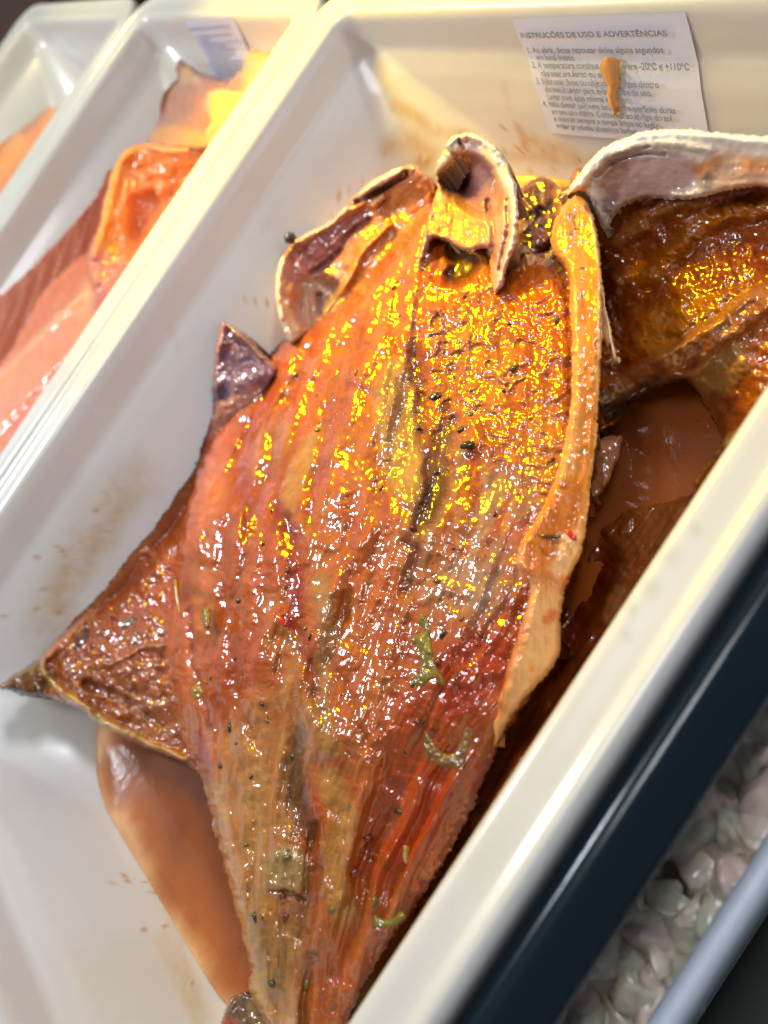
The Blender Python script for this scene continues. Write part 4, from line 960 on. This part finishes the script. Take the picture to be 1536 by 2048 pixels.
o = piece('flesh', [(412, 190), (424, 180), (446, 176), (468, 180), (500, 190), (470, 260), (420, 300), (408, 270), (418, 240), (410, 215)],
    [(415, 200, -.07), (460, 185, -.07), (420, 260, -.1), (460, 230, -.05), (490, 200, -.06)], [('l', [(425, 210), (420, 250)], (236, 170, 90), .7, dict(w=6, s=6, dh=.006)), ('l', [(413, 195), (417, 215)], (226, 150, 130), .7, dict(w=4, s=4))],
    step=2.2, base=(226, 160, 104), ew=12, drop=.04, seed=87, mat=M_RAW, amp=.006, skirt=.1, wall=T2)
attach(o, r)
r = empty('marinated_meat', pt(515, 120, -.4)); tag(r, 'pale brown tip of meat over the small wall label in the middle tray', 'meat', 'meat in the two left trays')
o = piece('flesh', [(486, 112), (500, 98), (520, 100), (545, 110), (530, 180), (490, 220), (450, 240), (448, 180), (470, 150), (484, 140)],
    [(490, 115, -.12), (530, 110, -.12), (470, 190, -.14), (500, 150, -.10)], [('p', [(450, 160), (480, 150), (480, 190), (450, 200)], (160, 110, 112), .8, dict(s=10))],
    step=2.2, base=(192, 154, 116), ew=12, drop=.04, seed=88, mat=M_RAW, amp=.006, skirt=.1, wall=T2)
attach(o, r)
T3 = (-4.60, -3.46, -1.15, 1.13)
r = empty('marinated_meat', pt(30, 280, -.4)); tag(r, 'orange piece of meat in the farthest tray, at the left edge of the photo', 'meat', 'meat in the two left trays')
o = piece('flesh', [(96, 212), (120, 220), (110, 300), (40, 380), (-60, 460), (-60, 340), (-20, 300), (20, 272), (60, 240)], [(96, 220, -.16), (0, 300, -.18), (60, 300, -.12), (-40, 420, -.12)],
    [('l', [(90, 222), (60, 250), (45, 262)], (150, 76, 40), .8, dict(w=8, s=7)), ('l', [(40, 290), (0, 340)], (236, 150, 30), .7, dict(w=12, s=12, crumb=.6))],
    step=2.6, base=(214, 126, 50), ew=14, drop=.05, seed=89, mat=M_RAW, amp=.008, skirt=.1, wall=T3)
attach(o, r)
tag(pool('marinade', T3, -.455, 6, thin=(214, 160, 110), mid=(205, 130, 70), deep=(180, 100, 40)), 'thin orange juice in the farthest tray', 'marinade', kind='stuff')

# ------------------------------------------------------------------ dark glossy trim along the front of the case
def extrude(name, prof, y0, y1, mat, parent=None, ny=60, closed=True):
    V = []; n = len(prof)
    for j in range(ny + 1):
        y = y0 + (y1 - y0) * j / ny
        for x, z in prof: V.append((x, y, z))
    Fc = [(j * n + k, j * n + (k + 1) % n, (j + 1) * n + (k + 1) % n, (j + 1) * n + k) for j in range(ny) for k in range(n)]
    if closed: Fc += [tuple(range(n))[::-1], tuple(ny * n + k for k in range(n))]
    return mesh(name, np.array(V), Fc, mat, parent)
m, nt, b = newmat('dark_trim')
b.inputs['Base Color'].default_value = (.003, .012, .019, 1); b.inputs['Roughness'].default_value = .2; b.inputs['Coat Weight'].default_value = 0.0
tc = nd(nt, 'ShaderNodeTexCoord'); mp = nd(nt, 'ShaderNodeMapping'); mp.inputs['Scale'].default_value = (1500, 40, 1500); nt.links.new(tc.outputs['Object'], mp.inputs[0])
n = noise_node(nt, 1, 4, .7, mp.outputs[0]); bp = nd(nt, 'ShaderNodeBump'); bp.inputs['Strength'].default_value = .22; bp.inputs['Distance'].default_value = .0002
nt.links.new(n.outputs['Fac'], bp.inputs['Height']); nt.links.new(bp.outputs[0], b.inputs['Normal']); nt.links.new(bp.outputs[0], b.inputs['Coat Normal'])
M_TRIM = m
tp = [(-.40, -.60), (-.287, -.07), (-.285, -.052), (-.280, -.040), (-.273, -.031), (-.266, -.026), (-.260, -.0235), (-.255, -.0225), (-.250, -.0225), (-.245, -.0235), (-.240, -.026), (-.232, -.0305),
      (-.215, -.0415), (-.200, -.0515), (-.194, -.057), (-.190, -.064), (-.189, -.075), (-.33, -.60)]
o = extrude('case_trim', tp, -2.4, 2.4, M_TRIM)
tag(o, 'dark glossy metal trim of the display case running along the front of the big tray', 'metal trim')

# ------------------------------------------------------------------ clear tub with pale chunks in front of the trim
r_tub = empty('clear_tub', (0, -.2, -.62))
tag(r_tub, 'clear scratched plastic tub of pale chunks at the lower right corner', 'tub')
m, nt, b = newmat('clear_plastic')
b.inputs['Base Color'].default_value = (.80, .88, 1, 1); b.inputs['Roughness'].default_value = .22; b.inputs['Transmission Weight'].default_value = .35; b.inputs['IOR'].default_value = 1.3
tc = nd(nt, 'ShaderNodeTexCoord'); mp = nd(nt, 'ShaderNodeMapping'); mp.inputs['Scale'].default_value = (900, 30, 900); mp.inputs['Rotation'].default_value = (0, 0, .15); nt.links.new(tc.outputs['Object'], mp.inputs[0])
n = noise_node(nt, 1, 5, .8, mp.outputs[0]); bp = nd(nt, 'ShaderNodeBump'); bp.inputs['Strength'].default_value = .4; bp.inputs['Distance'].default_value = .0003
nt.links.new(n.outputs['Fac'], bp.inputs['Height']); nt.links.new(bp.outputs[0], b.inputs['Normal'])
M_CLEAR = m
wall_prof = [(-.165, -.60), (-.135, -.30), (-.118, -.135), (-.112, -.122), (-.100, -.118), (-.090, -.122), (-.084, -.135), (-.090, -.30), (-.105, -.60)]
o = extrude('tub_wall', wall_prof, -1.2, 1.0, M_CLEAR); attach(o, r_tub)
V = [(-.46, -1.2, -.60), (-.105, -1.2, -.60), (-.105, 1.0, -.60), (-.46, 1.0, -.60), (-.46, -1.2, -.62), (-.105, -1.2, -.62), (-.105, 1.0, -.62), (-.46, 1.0, -.62)]
o = mesh('tub_floor', np.array(V), [(0, 1, 2, 3), (7, 6, 5, 4), (0, 4, 5, 1), (1, 5, 6, 2), (2, 6, 7, 3), (3, 7, 4, 0)], M_CLEAR, smooth=False); attach(o, r_tub)
M_CHUNK = flesh_mat('pale_chunk', bump=.5, spec_bump=.4, vary=.14, sss=.3, coat=.7, coat_rough=.15)
rng = np.random.default_rng(4)
def chunk(x, y, z, r, seed):
    N, Mm = 20, 28; V = []; rg = np.random.default_rng(seed)
    sc = np.array([rg.uniform(.6, 1.1), rg.uniform(1.0, 1.8), rg.uniform(.5, .8)]) * r
    q_, _ = np.linalg.qr(rg.normal(size=(3, 3))); tilt = Matrix.Rotation(rg.uniform(0, 6.28), 3, 'Z') @ Matrix.Rotation(rg.normal(0, .5), 3, 'X') @ Matrix.Rotation(rg.normal(0, .5), 3, 'Y')
    tilt = np.array(tilt); bend = rg.normal(0, .5); D = []
    for i in range(N + 1):
        th = math.pi * i / N
        for j in range(Mm):
            ph = 2 * math.pi * j / Mm; D.append((math.sin(th) * math.cos(ph), math.sin(th) * math.sin(ph), math.cos(th)))
    D = np.array(D); sup = 1 / (np.abs(D) ** 2.6).sum(1) ** (1 / 2.6)
    n1 = fbm(D[:, 0] * 1.6 + D[:, 2] * 1.1 + seed * 3.1, D[:, 1] * 1.6 - D[:, 2] * .9, seed, 4)
    n2 = ridged(D[:, 0] * 1.5 + D[:, 2] + seed, D[:, 1] * 3.2 + D[:, 2] * 1.3, seed + 40, 3)
    Q = D * (sup * (1 + .30 * n1 + .10 * n2))[:, None] * sc
    Q[:, 2] += bend * Q[:, 1] ** 2 / r; Q[:, 0] += .4 * bend * Q[:, 1] ** 2 / r
    V = Q @ tilt.T + np.array([x, y, z])
    Fc = [(i * Mm + j, (i + 1) * Mm + j, (i + 1) * Mm + (j + 1) % Mm, i * Mm + (j + 1) % Mm) for i in range(N) for j in range(Mm)]
    t_ = np.array([(206, 194, 178), (190, 186, 166), (210, 190, 180)][seed % 3])
    o = mesh('pale_chunk', V, Fc, M_CHUNK, None, col=np.clip(lin(t_)[None] * (1 + .25 * n1[:, None]), 0, .85), uv=V[:, :2] * 3, rough=np.full(len(V), .3))
    tag(o, 'pale glossy chunk heaped with others in the clear tub', 'food chunk', 'pale chunks in the clear tub')
k = 0
for y in np.arange(-.66, .16, .04):
    for x in (-.25, -.21, -.175, -.145):
        k += 1
        chunk(x + rng.uniform(-.012, .012), y + rng.uniform(-.02, .02), -.32 + rng.uniform(-.035, .03), rng.uniform(.018, .046), k)
for y in np.arange(-.66, .2, .09): 
    k += 1; chunk(-.21 + rng.uniform(-.03, .04), y, -.40, .06, k)

V = []; Fc = []
for j in range(81):
    for i in range(9):
        V.append((-.40 + .27 * i / 8 , -1.1 + 2.0 * j / 80, -.335 + .006 * float(fbm(np.array([i * .7]), np.array([j * .5]), 4)[0])))
Fc = [(j * 9 + i, j * 9 + i + 1, (j + 1) * 9 + i + 1, (j + 1) * 9 + i) for j in range(80) for i in range(8)]
V = np.array(V)
o = mesh('brine', V, Fc, M_CHUNK, None, col=np.tile(lin((176, 168, 154)), (len(V), 1)), uv=V[:, :2], rough=np.full(len(V), .1))
tag(o, 'milky liquid between the pale chunks in the clear tub', 'brine', kind='stuff')

# ------------------------------------------------------------------ case floor and back
M_DARK = simple('dark_case', (.008, .011, .008), .6, 0)
M_BROWN = simple('brown_board', (.10, .05, .028), .5)
def box(name, x0, x1, y0, y1, z0, z1, m):
    V = [(x0, y0, z0), (x1, y0, z0), (x1, y1, z0), (x0, y1, z0), (x0, y0, z1), (x1, y0, z1), (x1, y1, z1), (x0, y1, z1)]
    return mesh(name, np.array(V), [(3, 2, 1, 0), (4, 5, 6, 7), (0, 1, 5, 4), (1, 2, 6, 5), (2, 3, 7, 6), (3, 0, 4, 7)], m, smooth=False)
tag(box('floor', -9, 3, -4, 5, -.75, -.65, M_DARK), kind='structure')
o = box('brown_board', -6.2, -5.0, -3, 2.6, -.65, -.12, M_BROWN); tag(o, 'brown board beyond the farthest tray at the upper left corner', 'board')
